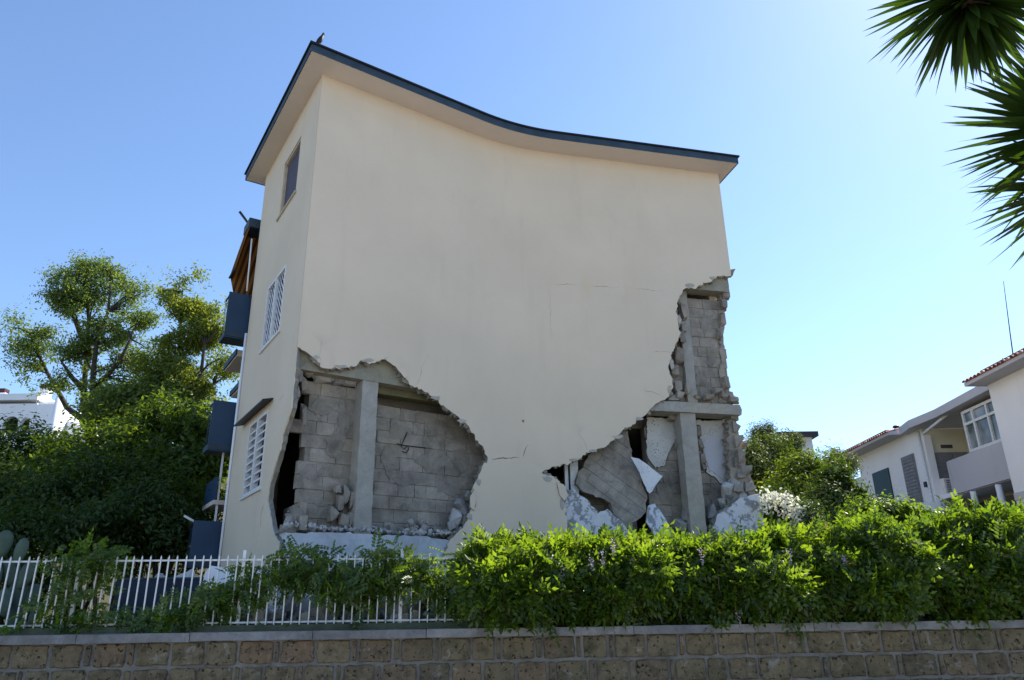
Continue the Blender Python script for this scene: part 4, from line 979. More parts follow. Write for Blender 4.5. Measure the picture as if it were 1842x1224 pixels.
def clump_cloud(blobs, n_clump, per, spread, g, shell_bias=0.35, flat=1.0):
    """clump centres spread in ellipsoid blobs (c, r); leaves gathered round each centre"""
    vol = np.array([b[1][0] * b[1][1] * b[1][2] for b in blobs]) ** .75; pick = g.choice(len(blobs), n_clump, p=vol / vol.sum())
    C = np.array([b[0] for b in blobs])[pick]; Rr = np.array([b[1] for b in blobs])[pick]
    u = unit(n_clump, g); rad = g.random(n_clump) ** shell_bias
    cen = C + u * Rr * rad[:, None]
    idx = np.repeat(np.arange(n_clump), per); off = g.normal(size=(len(idx), 3)) * spread * np.array([1, 1, flat])
    pos = cen[idx] + off; out = u[idx] * .5 + off / max(spread, 1e-6) * .6 + g.normal(size=off.shape) * .4
    return pos, out, cen
def limb(m, a, b, r0, r1, g, wob=.08, n=6):
    a, b = np.array(a), np.array(b); L = np.linalg.norm(b - a); pts = []
    ph = g.normal(size=3)
    for i in range(n):
        t_ = i / (n - 1); pts.append(a + (b - a) * t_ + np.array([ph[0], ph[1], .6 * abs(ph[2])]) * wob * L * math.sin(math.pi * t_) + g.normal(size=3) * .012 * L * (0 < i < n - 1))
    m.tube(pts, [r0 + (r1 - r0) * i / (n - 1) for i in range(n)], 7)
def pblob(px, py, rx, ry, D, depth=None):
    c_ = at(px, py, D); k = pxscale(c_); return (c_, np.array([rx / k, (depth if depth else rx / k), ry / k]))

# ------------------------------------------------------------------ the flowering climber hedge on the wall
gh = np.random.default_rng(21)
prof_px = [(818, 1000), (835, 965), (870, 962), (905, 957), (950, 965), (1000, 968), (1050, 964), (1100, 953), (1150, 960), (1200, 962), (1260, 968), (1300, 962), (1340, 955), (1385, 948), (1430, 938), (1470, 932), (1505, 928), (1550, 932), (1600, 935), (1660, 935), (1700, 918), (1750, 908), (1800, 905), (1850, 908), (1900, 910)]
def wall_s(px, py, n):
    p0 = W0 + WN * n; q = onplane(px, py, p0, WN); return float((q[:2] - p0) @ WT), float(q[2])
prof = np.array([wall_s(*p, .40) for p in prof_px])
def hedge_top(s): return np.interp(s, prof[:, 0], prof[:, 1]) - .15 - .05 * np.clip((np.asarray(s) - 8) / 3, 0, 1)
def snoise(p, f, ph=0.0):
    x, y, z = p[:, 0] * f, p[:, 1] * f, p[:, 2] * f
    return (np.sin(x * 1.7 + 1.3 * np.sin(y * 1.1 + z * 1.9 + ph)) + np.sin(y * 2.1 + 1.5 * np.sin(z * 1.3 - x * .9 + ph)) + np.sin(z * 2.3 + 1.2 * np.sin(x * 1.9 + y * .7 + ph * 2))) / 3
hedge = empty('climber_hedge', wp(8, .4, 1.45)); tag(hedge, 'bright green leafy climber hedge spilling over the stone wall on the right', 'hedge')
def hedge_leaves(n, s0, s1):
    s = gh.uniform(s0, s1, n)
    # lumpy cross-section: angle around a pillow
    th = gh.uniform(-.35 * math.pi, 1.05 * math.pi, n); rad = gh.random(n) ** .30
    lump = 1 + .16 * np.sin(s * 5.1 + 2.0 * np.sin(th * 2)) + .12 * np.sin(s * 11.3 + th * 3) + .10 * np.sin(s * 2.3 + 1)
    zt = hedge_top(s); zc = 1.95 + 0 * s; hz = (zt - zc) * (1 + .10 * np.sin(s * 7.7) + .06 * np.sin(s * 17))
    hn = np.where(np.cos(th) > 0, .56, .85) + .12 * np.sin(s * 3.7)
    nn = .44 - np.cos(th) * hn * lump * rad
    z = np.where(np.sin(th) > 0, zc + np.sin(th) * hz * rad, zc + np.sin(th) * .44 * rad)
    P = W0[None] + WT[None] * s[:, None] + WN[None] * nn[:, None]
    pos = np.column_stack([P, z]); od = -np.cos(th)
    D = np.column_stack([(WN[None] * od[:, None]), np.sin(th) * .9]) + gh.normal(size=(n, 3)) * .55
    return pos, D, rad
s_h0 = wall_s(826, 1040, .4)[0]
cp, cd, rd_ = hedge_leaves(8200, s_h0 + .12, 13.2)
keep = (snoise(cp, 3.1) + .6 * snoise(cp, 7.3, 2.0) > .02 - .5 * (rd_ < .72)); cp, cd = cp[keep], cd[keep]; NC = len(cp)
per = 5
idx = np.repeat(np.arange(NC), per); dirs = cd[idx] * .7 + gh.normal(size=(NC * per, 3)) * .75; dirs[:, 2] -= .12
pos = cp[idx] + gh.normal(size=(NC * per, 3)) * .035
o = scatter('foliage', PIN_V, PIN_F, pos, facing(dirs + np.array([0, 0, .35]), gh, .45, .35), gh.uniform(.70, 1.15, NC * per), M['wisteria']); o['kind'] = 'stuff'; sub(o, hedge)
sel = gh.permutation(len(pos))[:520]
o = scatter('dry_leaves', PIN_V[:12], [f for f in PIN_F if max(f) < 12], pos[sel] + gh.normal(size=(520, 3)) * .05, frames(dirs[sel], gh, .9), gh.uniform(.6, .95, 520), M['dry_leaf']); o['kind'] = 'stuff'; sub(o, hedge)
# shoots poking above the top
n = 260; s = gh.uniform(s_h0 + .1, 13, n); base_ = np.column_stack([W0[None] + WT[None] * s[:, None] + WN[None] * gh.uniform(.15, .75, n)[:, None], hedge_top(s) - .06 + gh.uniform(-.05, .06, n)])
dr = np.column_stack([gh.normal(size=(n, 2)) * .5, gh.uniform(.4, 1.2, n)])
o = scatter('shoots', PIN_V, PIN_F, base_, frames(dr, gh, .8), gh.uniform(.55, .95, n), M['wisteria']); o['kind'] = 'stuff'; sub(o, hedge)
m = MB(); g2 = np.random.default_rng(4)
for k in range(16):
    s = s_h0 + .3 + k * .62 + g2.uniform(-.2, .2); a = wp(s, .45, 1.45); b = wp(s + g2.uniform(-.4, .4), .4, float(hedge_top(s)) - .3); m = MB(); limb(m, a, b, .03, .012, g2, .12, 7); sub(m.build('stem', M['stem']), hedge)
for k in range(26):
    s = s_h0 + g2.uniform(.2, 9); z = g2.uniform(1.75, 2.2); a = wp(s, -.02, z); b = wp(s + g2.uniform(-.15, .15), -.12, z - g2.uniform(.3, .6)); m = MB(); limb(m, a, b, .006, .003, g2, .15, 6); sub(m.build('stem', M['stem']), hedge)
# hanging flower racemes and dry sprays
pet = [(0, 0, 0), (.5, -.3, .1), (1, 0, 0), (.5, .3, .1)]
for k, (px, py) in enumerate(((942, 1062), (1103, 985), (1064, 1012), (1085, 1003), (1262, 1000), (1420, 1000), (1460, 1105), (1700, 1020), (1560, 1085), (1640, 1060), (1330, 1110), (1130, 1090), (1830, 1000), (1780, 1075), (1520, 1010), (1010, 1040))):
    s, z = wall_s(px, py, -.16); n = 46; tt = gh.random(n); c_ = wp(s, -.16, z); pos = np.array(c_)[None] + np.column_stack([gh.normal(size=n) * .022 * (1.1 - tt), gh.normal(size=n) * .022 * (1.1 - tt), .09 - tt * .2])
    o = scatter('flower_raceme', pet, LEAF_F, pos, quats(n, gh), np.full(n, .028), M['wist_flower']); o['kind'] = 'stuff'; sub(o, hedge)

def climber(name, label, segs, n, seed, group=None, py_shift=True):
    """leafy runners through the pickets: segs = (px, py, r px, weight)"""
    g = np.random.default_rng(seed); w = np.array([q[3] for q in segs], float); pk_ = g.choice(len(segs), n, p=w / w.sum()); pos = []; dr = []
    for i in pk_:
        px, py, rx, _ = segs[i][0], segs[i][1] + (9 if py_shift else 0), segs[i][2], 0; ry = segs[i][4] if len(segs[i]) > 4 else rx * .7
        a = g.normal(size=2) * .5; s, z = wall_s(px + a[0] * rx, py + a[1] * ry, .40); nn = .40 + g.normal() * .13
        if z < 1.49: continue
        p = wp(s, nn, z); pos.append(tuple(p)); dr.append((g.normal() * .8, -.5 + g.normal() * .6, g.normal() * .5 + .1))
    root = empty(name, wp(wall_s(segs[0][0], 1127, .4)[0], .4, 1.5)); tag(root, label, 'climbing plant', group)
    o = scatter('foliage', PIN_V, PIN_F, np.array(pos), facing(np.array(dr) * np.array([.5, 1, 1]) + np.array([0, -.2, .5]), g, .5, .4), g.uniform(.5, .9, len(pos)), M['wisteria']); o['kind'] = 'stuff'; sub(o, root)
    m = MB(); pr = sorted(segs, key=lambda q: q[0])
    for q, q2 in zip(pr[:-1], pr[1:]):
        s, z = wall_s(q[0], q[1], .42); s2, z2 = wall_s(q2[0], q2[1], .42); m = MB(); limb(m, wp(s, .43, max(1.5, z)), wp(s2, .43, max(1.5, z2)), .010, .008, g, .08, 6); sub(m.build('stem', M['stem']), root)
    s, z = wall_s(pr[0][0], pr[0][1], .42); m = MB(); limb(m, wp(s + .1, .48, 1.45), wp(s, .43, max(1.5, z)), .014, .008, g, .1, 6); sub(m.build('stem', M['stem']), root)
climber('climbing_vine', 'leafy vine trailing along the middle of the picket fence beside the hedge', [(400, 1065, 45, 2, 28), (440, 1045, 40, 1.5), (500, 1030, 50, 2.2), (550, 1020, 55, 2.6), (610, 1035, 55, 2.6), (670, 1030, 60, 2.8), (720, 1020, 50, 2.4), (755, 1025, 45, 2.4), (790, 1050, 40, 1.4), (820, 1060, 30, .8), (690, 1005, 40, 1.2), (560, 1000, 40, 1.0), (380, 1085, 30, 1), (640, 1060, 50, 1.2)], 1050, 31)
climber('climbing_vine', 'leafy vine clump rising through the pickets near the prickly pear', [(170, 990, 45, 2.2, 28), (130, 1000, 30, 1), (110, 1045, 35, 1.2, 45), (95, 1080, 30, 1), (150, 1095, 60, 1.8, 25), (205, 1000, 20, .8), (60, 1115, 50, 1, 12), (165, 1120, 70, 1.2, 12), (175, 1050, 20, .6, 40)], 300, 32)
climber('climbing_vine', 'low vine tuft along the fence foot between the two taller vines', [(235, 1105, 40, 1.2, 18), (285, 1115, 45, 1.8, 20), (310, 1105, 40, 1.6, 20), (330, 1090, 25, .8, 20), (265, 1128, 50, 1.2, 10)], 220, 33)
gx = np.random.default_rng(8)
n = 520; s = np.concatenate([gx.uniform(-2.4, 6.2, 260), gx.uniform(5, 13, 260)]); pos = np.column_stack([W0[None] + WT[None] * s[:, None] + WN[None] * gx.uniform(.28, .5, n)[:, None], np.full(n, 1.50)])
tf_ = scatter('wall_top_weeds', NARROW_V, LEAF_F, pos, frames(np.column_stack([gx.normal(size=(n, 2)), gx.uniform(.1, .8, n)]), gx, 1), gx.uniform(.05, .13, n), M['oleander']); tag(tf_, 'small weeds sprouting along the kerb behind the coping', 'weeds', kind='stuff')

# ------------------------------------------------------------------ things behind the fence
r0 = random.Random(12)
def pile(r):
    px = r.uniform(385, 880); s, z = wall_s(px, 1100, 1.6); n = r.uniform(.7, 2.6); top = .18 + .30 * max(0, math.sin((px - 370) / 500 * math.pi)) * (n - .5) / 1.4
    return wp(s, n, 1.42 + top * r.random())
tag(rubble_strip(520, pile, .06, .22, 43).build('rubble_heap', [M['rubble'], M['render_edge']]), 'heap of grey and whitish rubble on the ground behind the picket fence', 'rubble', kind='stuff')
for k, (px, py, sz) in enumerate(((540, 1105, .34), (600, 1095, .40), (648, 1108, .5), (690, 1100, .36), (745, 1110, .42), (795, 1105, .4), (490, 1110, .3), (450, 1115, .3), (570, 1085, .36), (835, 1112, .34), (760, 1085, .5), (700, 1075, .4), (625, 1075, .4))):
    s, z = wall_s(px, py, 1.3); o = chunk_obj('rubble_chunk', wp(s, 1.3 + .3 * r0.random(), max(1.5, z)), (sz * 1.3, sz * .7, sz * .6), (r0.random() * 3, r0.random() * 3, r0.random() * 3), CH, None, r0)
    tag(o, 'large broken masonry lump in the heap behind the picket fence', 'rubble', 'masonry lumps behind the fence')
def leanslab(name, pts, n, thick, mt, label, cat):
    P = [wall_s(*p, n) for p in pts]; m = MB(); m.prism([wp(s, n + .25 * (z - 1.5), z) for s, z in P][::-1], (0, thick, 0)); return tag(m.build(name, mt), label, cat)
leanslab('white_board', [(357, 1056), (362, 1030), (371, 1016), (395, 1020), (417, 1032), (424, 1045), (410, 1062), (385, 1060)], 1.0, .04, M['white_plaster'], 'white broken board leaning behind the pickets left of the rubble', 'board')
leanslab('white_board', [(440, 1052), (462, 1018), (470, 1020), (478, 1030), (466, 1046), (452, 1060)], 1.1, .05, M['white_plaster'], 'small white board fragment tilted up behind the leafy middle vine', 'board')
m = MB(); a, b = wall_s(205, 1080, 2.4)[0], wall_s(362, 1080, 2.4)[0]; zt_ = wall_s(280, 1043, 2.4)[1]
wbox(m, a, b, 2.4, 2.46, 1.35, zt_); bl = m.build('low_screen', M['navy_screen']); tag(bl, 'low navy blue screen panel behind the fence below the balconies', 'screen')
m = MB(); wbox(m, a, b, 2.385, 2.475, zt_ + .003, zt_ + .03); m.build('top_rail', M['fascia'], bl)
tag(rubble_strip(60, lambda r: wp(wall_s(r.uniform(285, 345), 1060, 2.8)[0], 2.8 + r.uniform(-.2, .2), 1.5 + r.random() * .72), .1, .26, 45).build('spoil_heap', [M['rubble'], M['rubble']]), 'grey spoil heap rising behind the navy screen panel', 'rubble', kind='stuff')

# prickly pear
pear = empty('prickly_pear', tuple(at(30, 1120, 11.3))); tag(pear, 'grey-green prickly pear cactus behind the fence at the far left', 'cactus')
def pad(px, py, L, tilt, yaw, D, w=.55):
    c_ = at(px, py, D); m = MB(); n = 14; out = []; 
    for layer, (k, off) in enumerate(((.0, .030), (.7, .024), (1.0, 0), (.7, -.024), (0, -.030))): pass
    rings = [(.55, .028), (.88, .018), (1.0, 0.0), (.88, -.018), (.55, -.028)]
    vs = []
    for k, off in rings:
        for i in range(n):
            a_ = 2 * math.pi * i / n; y = math.sin(a_) * .5 * k; x = math.cos(a_) * .5 * w * k * (1 + .25 * math.sin(a_)); vs.append(Vector((x * L, off * L / .35, y * L)))
    fs = [(j * n + i, j * n + (i + 1) % n, (j + 1) * n + (i + 1) % n, (j + 1) * n + i) for j in range(4) for i in range(n)]
    vs += [Vector((0, .034 * L / .35, 0)), Vector((0, -.034 * L / .35, 0))]; fs += [(i, 5 * n, (i + 1) % n) for i in range(n)] + [(4 * n + i, 4 * n + (i + 1) % n, 5 * n + 1) for i in range(n)]
    q = Matrix.Rotation(yaw, 3, 'Z') @ Matrix.Rotation(tilt, 3, 'Y'); m.add([q @ v + Vector(c_) for v in vs], [f[::-1] for f in fs], 0, True); sub(m.build('pad', M['cactus']), pear)
for px, py, L, ti, ya, D in ((6, 980, .42, .05, .3, 11.2), (37, 993, .40, .18, -.2, 11.1), (20, 1030, .42, -.2, .5, 11.3), (48, 1035, .42, .3, .1, 11.2), (-8, 1040, .44, -.1, -.4, 11.2), (30, 1072, .44, .1, .6, 11.3), (8, 1085, .42, -.3, -.1, 11.1), (55, 1075, .4, .4, .3, 11.4), (25, 1110, .46, 0, 0, 11.3), (-20, 1005, .4, -.3, .2, 11.3), (-15, 1090, .42, .2, .8, 11.2), (62, 1105, .34, .5, -.4, 11.2)): pad(px, py, L, ti, ya, D)

# ------------------------------------------------------------------ shrubs and trees
def shrub(name, label, blobs, n_clump, per, spread, lsize, mt, seed, cat='shrub', group=None, tv=LEAF_V, stems=6, flat=1.0, bias=.35, updir=.35, lump=1.6):
    g = np.random.default_rng(seed); pos, out, cen = clump_cloud(blobs, n_clump, per, spread, g, bias, flat)
    gz = np.array([ground_z(p[0], p[1]) for p in pos]); keep = (pos[:, 2] > gz - .1) & (snoise(pos, lump) + .5 * snoise(pos, lump * 2.3, 1.0) > -.25); pos, out = pos[keep], out[keep]
    bx = np.mean([b[0][0] for b in blobs]); by = np.mean([b[0][1] for b in blobs]); bz = ground_z(bx, by)
    root = empty(name, (bx, by, bz)); tag(root, label, cat, group)
    out[:, 2] += updir
    o = scatter('crown', tv, LEAF_F, pos, facing(out + np.array([0, 0, .4]), g, .2, .55), g.uniform(.7, 1.3, len(pos)) * lsize, mt); o['kind'] = 'stuff'; sub(o, root)
    m = MB()
    for k in range(stems):
        c_ = cen[g.integers(len(cen))]; limb(m, (bx + g.normal() * .2, by + g.normal() * .2, bz - .1), c_, .05, .015, g, .06, 6)
    sub(m.build('trunk', M['bark']), root); return root
def tree(name, label, trunk_pts, limbs_px, blobs, n_clump, per, spread, lsize, mt, seed, D, r0=.2):
    g = np.random.default_rng(seed); pos, out, cen = clump_cloud(blobs, n_clump, per, spread, g, .45, .6)
    keep = snoise(pos, 1.15, 3.0) + .6 * snoise(pos, 2.7, .5) > -.10; pos, out = pos[keep], out[keep]
    keep = snoise(cen, 1.15, 3.0) + .6 * snoise(cen, 2.7, .5) > -.10; cen = cen[keep]
    root = empty(name, tuple(trunk_pts[0])); tag(root, label, 'tree')
    out[:, 2] -= .1
    o = scatter('crown', LEAF_V, LEAF_F, pos, facing(out + np.array([0, 0, .3]), g, .3, .7), g.uniform(.7, 1.3, len(pos)) * lsize, mt); o['kind'] = 'stuff'; sub(o, root)
    m = MB(); n = len(trunk_pts); m.tube(trunk_pts, [r0 * (1 - .45 * i / (n - 1)) for i in range(n)], 10)
    ends = []
    for L_ in limbs_px:
        pts = [at(x, y, D + dz) for x, y, dz in L_]; k = len(pts); rr_ = r0 * (.55 if k > 2 else .4); m.tube(pts, [rr_ * (1 - .8 * i / (k - 1)) + .012 for i in range(k)], 7); ends += [p for p in pts[1:]]
    E_ = np.array(ends)
    for c_ in cen[g.permutation(len(cen))[:90]]:
        e_ = E_[np.argmin(np.linalg.norm(E_ - c_, axis=1) + 2.0 * np.maximum(0, E_[:, 2] - c_[2]))]; limb(m, e_, c_, .045, .012, g, .06, 5)
    sub(m.build('trunk', M['bark']), root); return root
DT = 29.0
tree('tree', 'tall airy olive-green tree with forked dark trunk, left of the house',
     [at(166, 850, DT) - np.array([0, 0, 1.5]), at(164, 790, DT), at(158, 752, DT)],
     [[(158, 755, 0), (150, 720, 0), (152, 690, .2), (156, 640, .4), (160, 580, .5), (155, 520, .3), (150, 490, 0)], [(160, 760, 0), (166, 720, -.3), (168, 670, -.5), (175, 610, -.6), (195, 560, -.4), (200, 500, 0)], [(156, 760, 0), (140, 748, .3), (120, 733, .6), (105, 705, .9), (90, 680, 1.0), (70, 640, 1.0), (55, 600, .8)], [(165, 700, 0), (190, 680, -.4), (215, 650, -.8), (235, 610, -1)], [(150, 700, 0), (130, 680, 0), (110, 650, .2)], [(160, 640, 0), (130, 560, .3), (115, 500, .2)]],
     [pblob(140, 485, 42, 22, DT), pblob(200, 488, 46, 24, DT), pblob(160, 520, 62, 30, DT), pblob(228, 520, 40, 22, DT), pblob(115, 545, 30, 26, DT), pblob(175, 565, 55, 30, DT), pblob(45, 585, 32, 28, DT + 1), pblob(75, 610, 40, 28, DT + 1), pblob(30, 615, 30, 18, DT + 1), pblob(75, 655, 42, 22, DT + 1), pblob(150, 625, 42, 26, DT), pblob(215, 600, 52, 34, DT), pblob(255, 580, 34, 22, DT), pblob(55, 690, 30, 8, DT + 1), pblob(190, 660, 50, 30, DT), pblob(240, 645, 40, 24, DT), pblob(120, 690, 30, 20, DT), pblob(195, 710, 50, 26, DT), pblob(255, 700, 40, 26, DT)],
     380, 150, .28, .14, M['tree_leaf'], 61, DT, .24)
tree('tree', 'slimmer yellowish-green tree close to the upper blue balcony',
     [at(340, 850, DT - 3) - np.array([0, 0, 1]), at(338, 780, DT - 3), at(335, 735, DT - 3)],
     [[(335, 740, 0), (328, 690, 0), (326, 640, .2), (325, 580, .2), (328, 525, 0)], [(337, 740, 0), (350, 705, -.3), (362, 670, -.4), (368, 620, -.4), (370, 570, 0)], [(336, 735, 0), (360, 715, .2), (385, 690, .3), (400, 650, .2)], [(328, 700, 0), (305, 660, .2), (290, 620, .2)]],
     [pblob(322, 512, 34, 18, DT - 3), pblob(352, 500, 18, 10, DT - 3), pblob(300, 525, 20, 14, DT - 3), pblob(330, 550, 30, 24, DT - 3), pblob(372, 560, 34, 30, DT - 3), pblob(385, 610, 36, 34, DT - 3), pblob(345, 610, 32, 28, DT - 3), pblob(310, 620, 36, 28, DT - 3), pblob(390, 660, 34, 26, DT - 3), pblob(330, 665, 40, 28, DT - 3), pblob(365, 700, 40, 26, DT - 3), pblob(290, 690, 40, 26, DT - 3), pblob(265, 660, 30, 20, DT - 3)],
     290, 145, .26, .13, M['tree_leaf2'], 62, DT - 3, .17)
# the bank of shrubs on the slope behind the fence
SH = [
    ('dark shrub of the leafy bank under the white villa, far left', [pblob(40, 845, 90, 75, 23), pblob(20, 910, 80, 70, 22)], 'laurel', 210, .16),
    ('dark rounded shrub in the leafy bank above the prickly pear', [pblob(60, 930, 90, 60, 18), pblob(30, 990, 80, 50, 16)], 'laurel', 200, .12),
    ('dense dark shrub in the middle of the leafy bank behind the fence', [pblob(170, 900, 90, 70, 18.5), pblob(200, 960, 90, 50, 17)], 'laurel', 230, .12),
    ('shadowed shrub of the leafy bank beside the lowest blue balcony', [pblob(290, 930, 80, 60, 18), pblob(310, 980, 60, 40, 17.5)], 'laurel', 200, .12),
    ('sunlit tall shrub below the forked tree', [pblob(165, 835, 75, 50, 22), pblob(130, 865, 60, 50, 21), pblob(195, 808, 50, 30, 22)], 'oleander', 190, .17),
    ('bright sunlit long-leaved shrub next to the middle blue balcony', [pblob(330, 800, 70, 60, 21), pblob(290, 770, 50, 36, 22), pblob(350, 860, 50, 50, 20.5)], 'oleander', 230, .18),
    ('bright shrub between the sunlit bushes at the top of the leafy bank', [pblob(245, 830, 60, 55, 21), pblob(260, 880, 70, 40, 20)], 'oleander', 200, .17),
    ('grey-green bush at the foot of the yellowish tree', [pblob(250, 730, 70, 40, 26), pblob(310, 730, 60, 36, 26), pblob(200, 745, 50, 26, 26)], 'tree_leaf', 190, .18)]
for k, (lab, bl_, mt, nc, ls) in enumerate(SH):
    shrub('shrub', lab, bl_, nc * 2, 62, .27 if mt != 'laurel' else .30, ls * 1.05, M[mt], 70 + k, group='shrubs on the bank behind the fence', tv=LEAF_V, bias=.30, updir=.15)
# right-hand garden
SHR = [
    ('broad yellow-green conifer bush beside the far corner of the house', [pblob(1385, 830, 50, 40, 24), pblob(1350, 850, 40, 50, 23), pblob(1420, 850, 50, 45, 24), pblob(1380, 890, 60, 40, 23)], 'cypress', 330, .11, 110),
    ('rounded mid-green bush in front of the grey flat-roofed block', [pblob(1450, 865, 45, 40, 21), pblob(1430, 905, 50, 40, 20.5), pblob(1480, 850, 30, 30, 22)], 'oleander', 240, .11, 90),
    ('dark round bush touching the white house with teal shutters', [pblob(1508, 885, 32, 38, 19), pblob(1498, 920, 36, 36, 18.5)], 'laurel', 240, .11, 95),
    ('feathery bush against the sky left of the tiled eaves', [pblob(1490, 830, 22, 16, 26), pblob(1510, 838, 24, 14, 26)], 'greyleaf', 90, .13, 70),
    ('spiky treetop standing up behind the conifer bush', [pblob(1362, 785, 10, 18, 30), pblob(1380, 780, 8, 20, 30), pblob(1375, 800, 18, 10, 30)], 'greyleaf', 60, .14, 60),
    ('wispy treetop over the grey flat-roofed block', [pblob(1416, 790, 14, 14, 34), pblob(1428, 795, 10, 12, 34), pblob(1420, 808, 20, 10, 34)], 'greyleaf', 50, .16, 60),
    ('bright leafy bush rising behind the hedge below the teal shutter', [pblob(1590, 938, 60, 24, 13.5), pblob(1560, 942, 50, 22, 13), pblob(1630, 942, 40, 22, 13)], 'wisteria', 260, .09, 80)]
for k, (lab, bl_, mt, nc, ls, per_) in enumerate(SHR):
    shrub('shrub', lab, bl_, int(nc * 1.5), per_, .17 if k != 6 else .12, ls * 1.1, M[mt], 90 + k, group='shrubs in the right-hand garden', bias=.30, tv=NARROW_V if mt == 'greyleaf' else LEAF_V)
ol = shrub('oleander', 'oleander covered in white blossom at the right corner of the house', [pblob(1400, 915, 32, 28, 17), pblob(1440, 928, 30, 20, 16.5), pblob(1385, 935, 28, 30, 17)], 130, 60, .14, .13, M['laurel'], 99, tv=NARROW_V, bias=.4)
gf = np.random.default_rng(6)
for k, (px, py) in enumerate(((1376, 890), (1385, 897), (1392, 893), (1384, 908), (1398, 903), (1404, 896), (1410, 910), (1420, 900), (1418, 918), (1430, 912), (1428, 925), (1440, 916), (1436, 930), (1448, 922), (1446, 936), (1440, 940), (1374, 903), (1468, 930), (1452, 932), (1380, 915), (1412, 924), (1434, 940), (1462, 934), (1424, 934))):
    c_ = at(px, py, 16.4 - .2 * gf.random()); n = 30; pos = c_[None] + gf.normal(size=(n, 3)) * .085; o = scatter('blossom', [(0, 0, 0), (.5, -.35, .08), (1, 0, 0), (.5, .35, .08)], LEAF_F, pos, quats(n, gf), gf.uniform(.06, .10, n), M['petal']); o['kind'] = 'stuff'; sub(o, ol)

# ------------------------------------------------------------------ yucca reaching in from the right
yt = empty('yucca_tree', (4.9, 4.3, 0)); tag(yt, 'tall yucca with drooping sword leaves reaching in at the upper right', 'yucca')
gy = random.Random(31)
YL = []
for k in range(8):
    m = MB(); n = 6; L = 1.0; vs = []; bend = gy.uniform(.0, .14); tw = gy.uniform(-.1, .1)
    for i in range(n):
        t_ = i / (n - 1); w = .029 * (0.55 + 1.6 * t_ * (1 - t_) * 1.4) * (1 - t_ ** 3) + .0006; z = -bend * t_ * t_
        vs += [(t_ * L, -w, z + .35 * w), (t_ * L, 0, z), (t_ * L, w, z + .35 * w)]
    fs = [f for i in range(n - 1) for f in ((i * 3, (i + 1) * 3, (i + 1) * 3 + 1, i * 3 + 1), (i * 3 + 1, (i + 1) * 3 + 1, (i + 1) * 3 + 2, i * 3 + 2))]
    m.add(vs, fs, 0, True); me = m.mesh('leaf'); me.materials.append(M['yucca']); YL.append(me)
def rosette(c_, axis, n, L, spread, seed, keep=lambda d: True):
    r = random.Random(seed); axis = Vector(axis).normalized(); c_ = Vector(c_)
    for i in range(n):
        k = i / n; th = i * 2.39996; ph = spread * (.12 + .88 * k ** .8)      # golden-angle spiral, old leaves folded far back
        a = axis.orthogonal().normalized(); b = axis.cross(a); d = axis * math.cos(ph) + (a * math.cos(th) + b * math.sin(th)) * math.sin(ph)
        d = (d + Vector((r.gauss(0, .07), r.gauss(0, .07), r.gauss(0, .07) - .12 * k))).normalized()
        if not keep(d): continue
        q = d.to_track_quat('X', 'Z') @ Quaternion((1, 0, 0), r.uniform(-.5, .5))
        o = bpy.data.objects.new('leaf', r.choice(YL)); COL.objects.link(o); o.location = c_ - axis * (.30 * k); s_ = L * r.uniform(.8, 1.1); o.scale = (s_, r.uniform(.85, 1.2), s_)
        o.rotation_mode = 'QUATERNION'; o.rotation_quaternion = q; sub(o, yt)
DY = 4.3
r1 = at(1745, 8, DY); r2 = at(1925, 225, DY - .15); r3 = at(1945, 340, DY - .1)
rosette(r1, (-.12, -.35, -.90), 190, .72, 1.75, 1, lambda d: d.z < .25)
rosette(r2, (-.75, -.45, -.05), 170, .80, 1.7, 2, lambda d: d.x < .0)
rosette(r3, (-.70, -.40, -.45), 95, .72, 1.5, 3, lambda d: d.x < .0)
m = MB()
m.tube([(4.9, 4.3, -.1), (4.85, 4.35, 1.2), (5.0, 4.4, 2.8), (4.95, 4.4, 4.0), (4.8, 4.4, 5.0), (4.4, 4.4, 5.6), r1 + np.array([.55, .0, .10]), r1 + np.array([.22, -.02, .05]), r1 + np.array([-.05, -.02, -.02])], [.22, .18, .15, .14, .12, .10, .085, .07, .05], 12)
m.tube([(4.95, 4.4, 3.9), (4.75, 4.35, 4.5), r2 + np.array([.25, .1, -.05]), r2], [.10, .09, .075, .05], 10)
m.tube([(4.98, 4.4, 3.4), (4.8, 4.35, 3.7), r3 + np.array([.2, .05, .0]), r3], [.09, .08, .07, .05], 10)
sub(m.build('trunk', M['yucca_bark']), yt)

# ------------------------------------------------------------------ white house on the right
rh = empty('white_house', (16, 26, 1.5)); tag(rh, 'white two-storey house with red tile eaves and a balcony, right edge', 'house')
def bx(name, x0, x1, y0, y1, z0, z1, mt, parent=rh, label=None):
    m = MB(); m.box(((x0 + x1) / 2, (y0 + y1) / 2, (z0 + z1) / 2), (x1 - x0, y1 - y0, z1 - z0)); o = sub(m.build(name, mt), parent)
    if label: o['label'] = label
    return o
E6 = EYE + 6.05
G0 = 1.2
XA, YA0, YA1 = 14.5, 26.0, 31.2       # left block
XB = 16.0                              # window wall
XC, YC1 = 13.75, 20.7                  # right block, its far end
bx('wall', XA, XA + 6, YA0, YA1, G0, E6, M['white_plaster'])
bx('wall', XB, XB + 4.5, YC1 + .003, YA0 - .003, G0, E6 - .1, M['yellow_plaster'])
bx('veranda', XA + .02, XB - .003, YC1 + .003, 23.45, EYE + 3.66, E6 - .07, M['yellow_plaster'])
bx('wall', XC, XC + 7, 12.5, YC1, G0, E6, M['white_plaster'])
bx('band', XC - .03, XC - .002, 12.5, YC1, EYE + 2.75, EYE + 2.95, M['lilac_plaster'])
bx('wall', XA + .6, XA + 6, YA1 + .003, YA1 + 4, G0, E6 - .6, M['white_plaster'])
bx('garage_opening', XA + .57, XA + .597, YA1 + .5, YA1 + 2.6, G0, E6 - 1.3, M['cream_frame'])
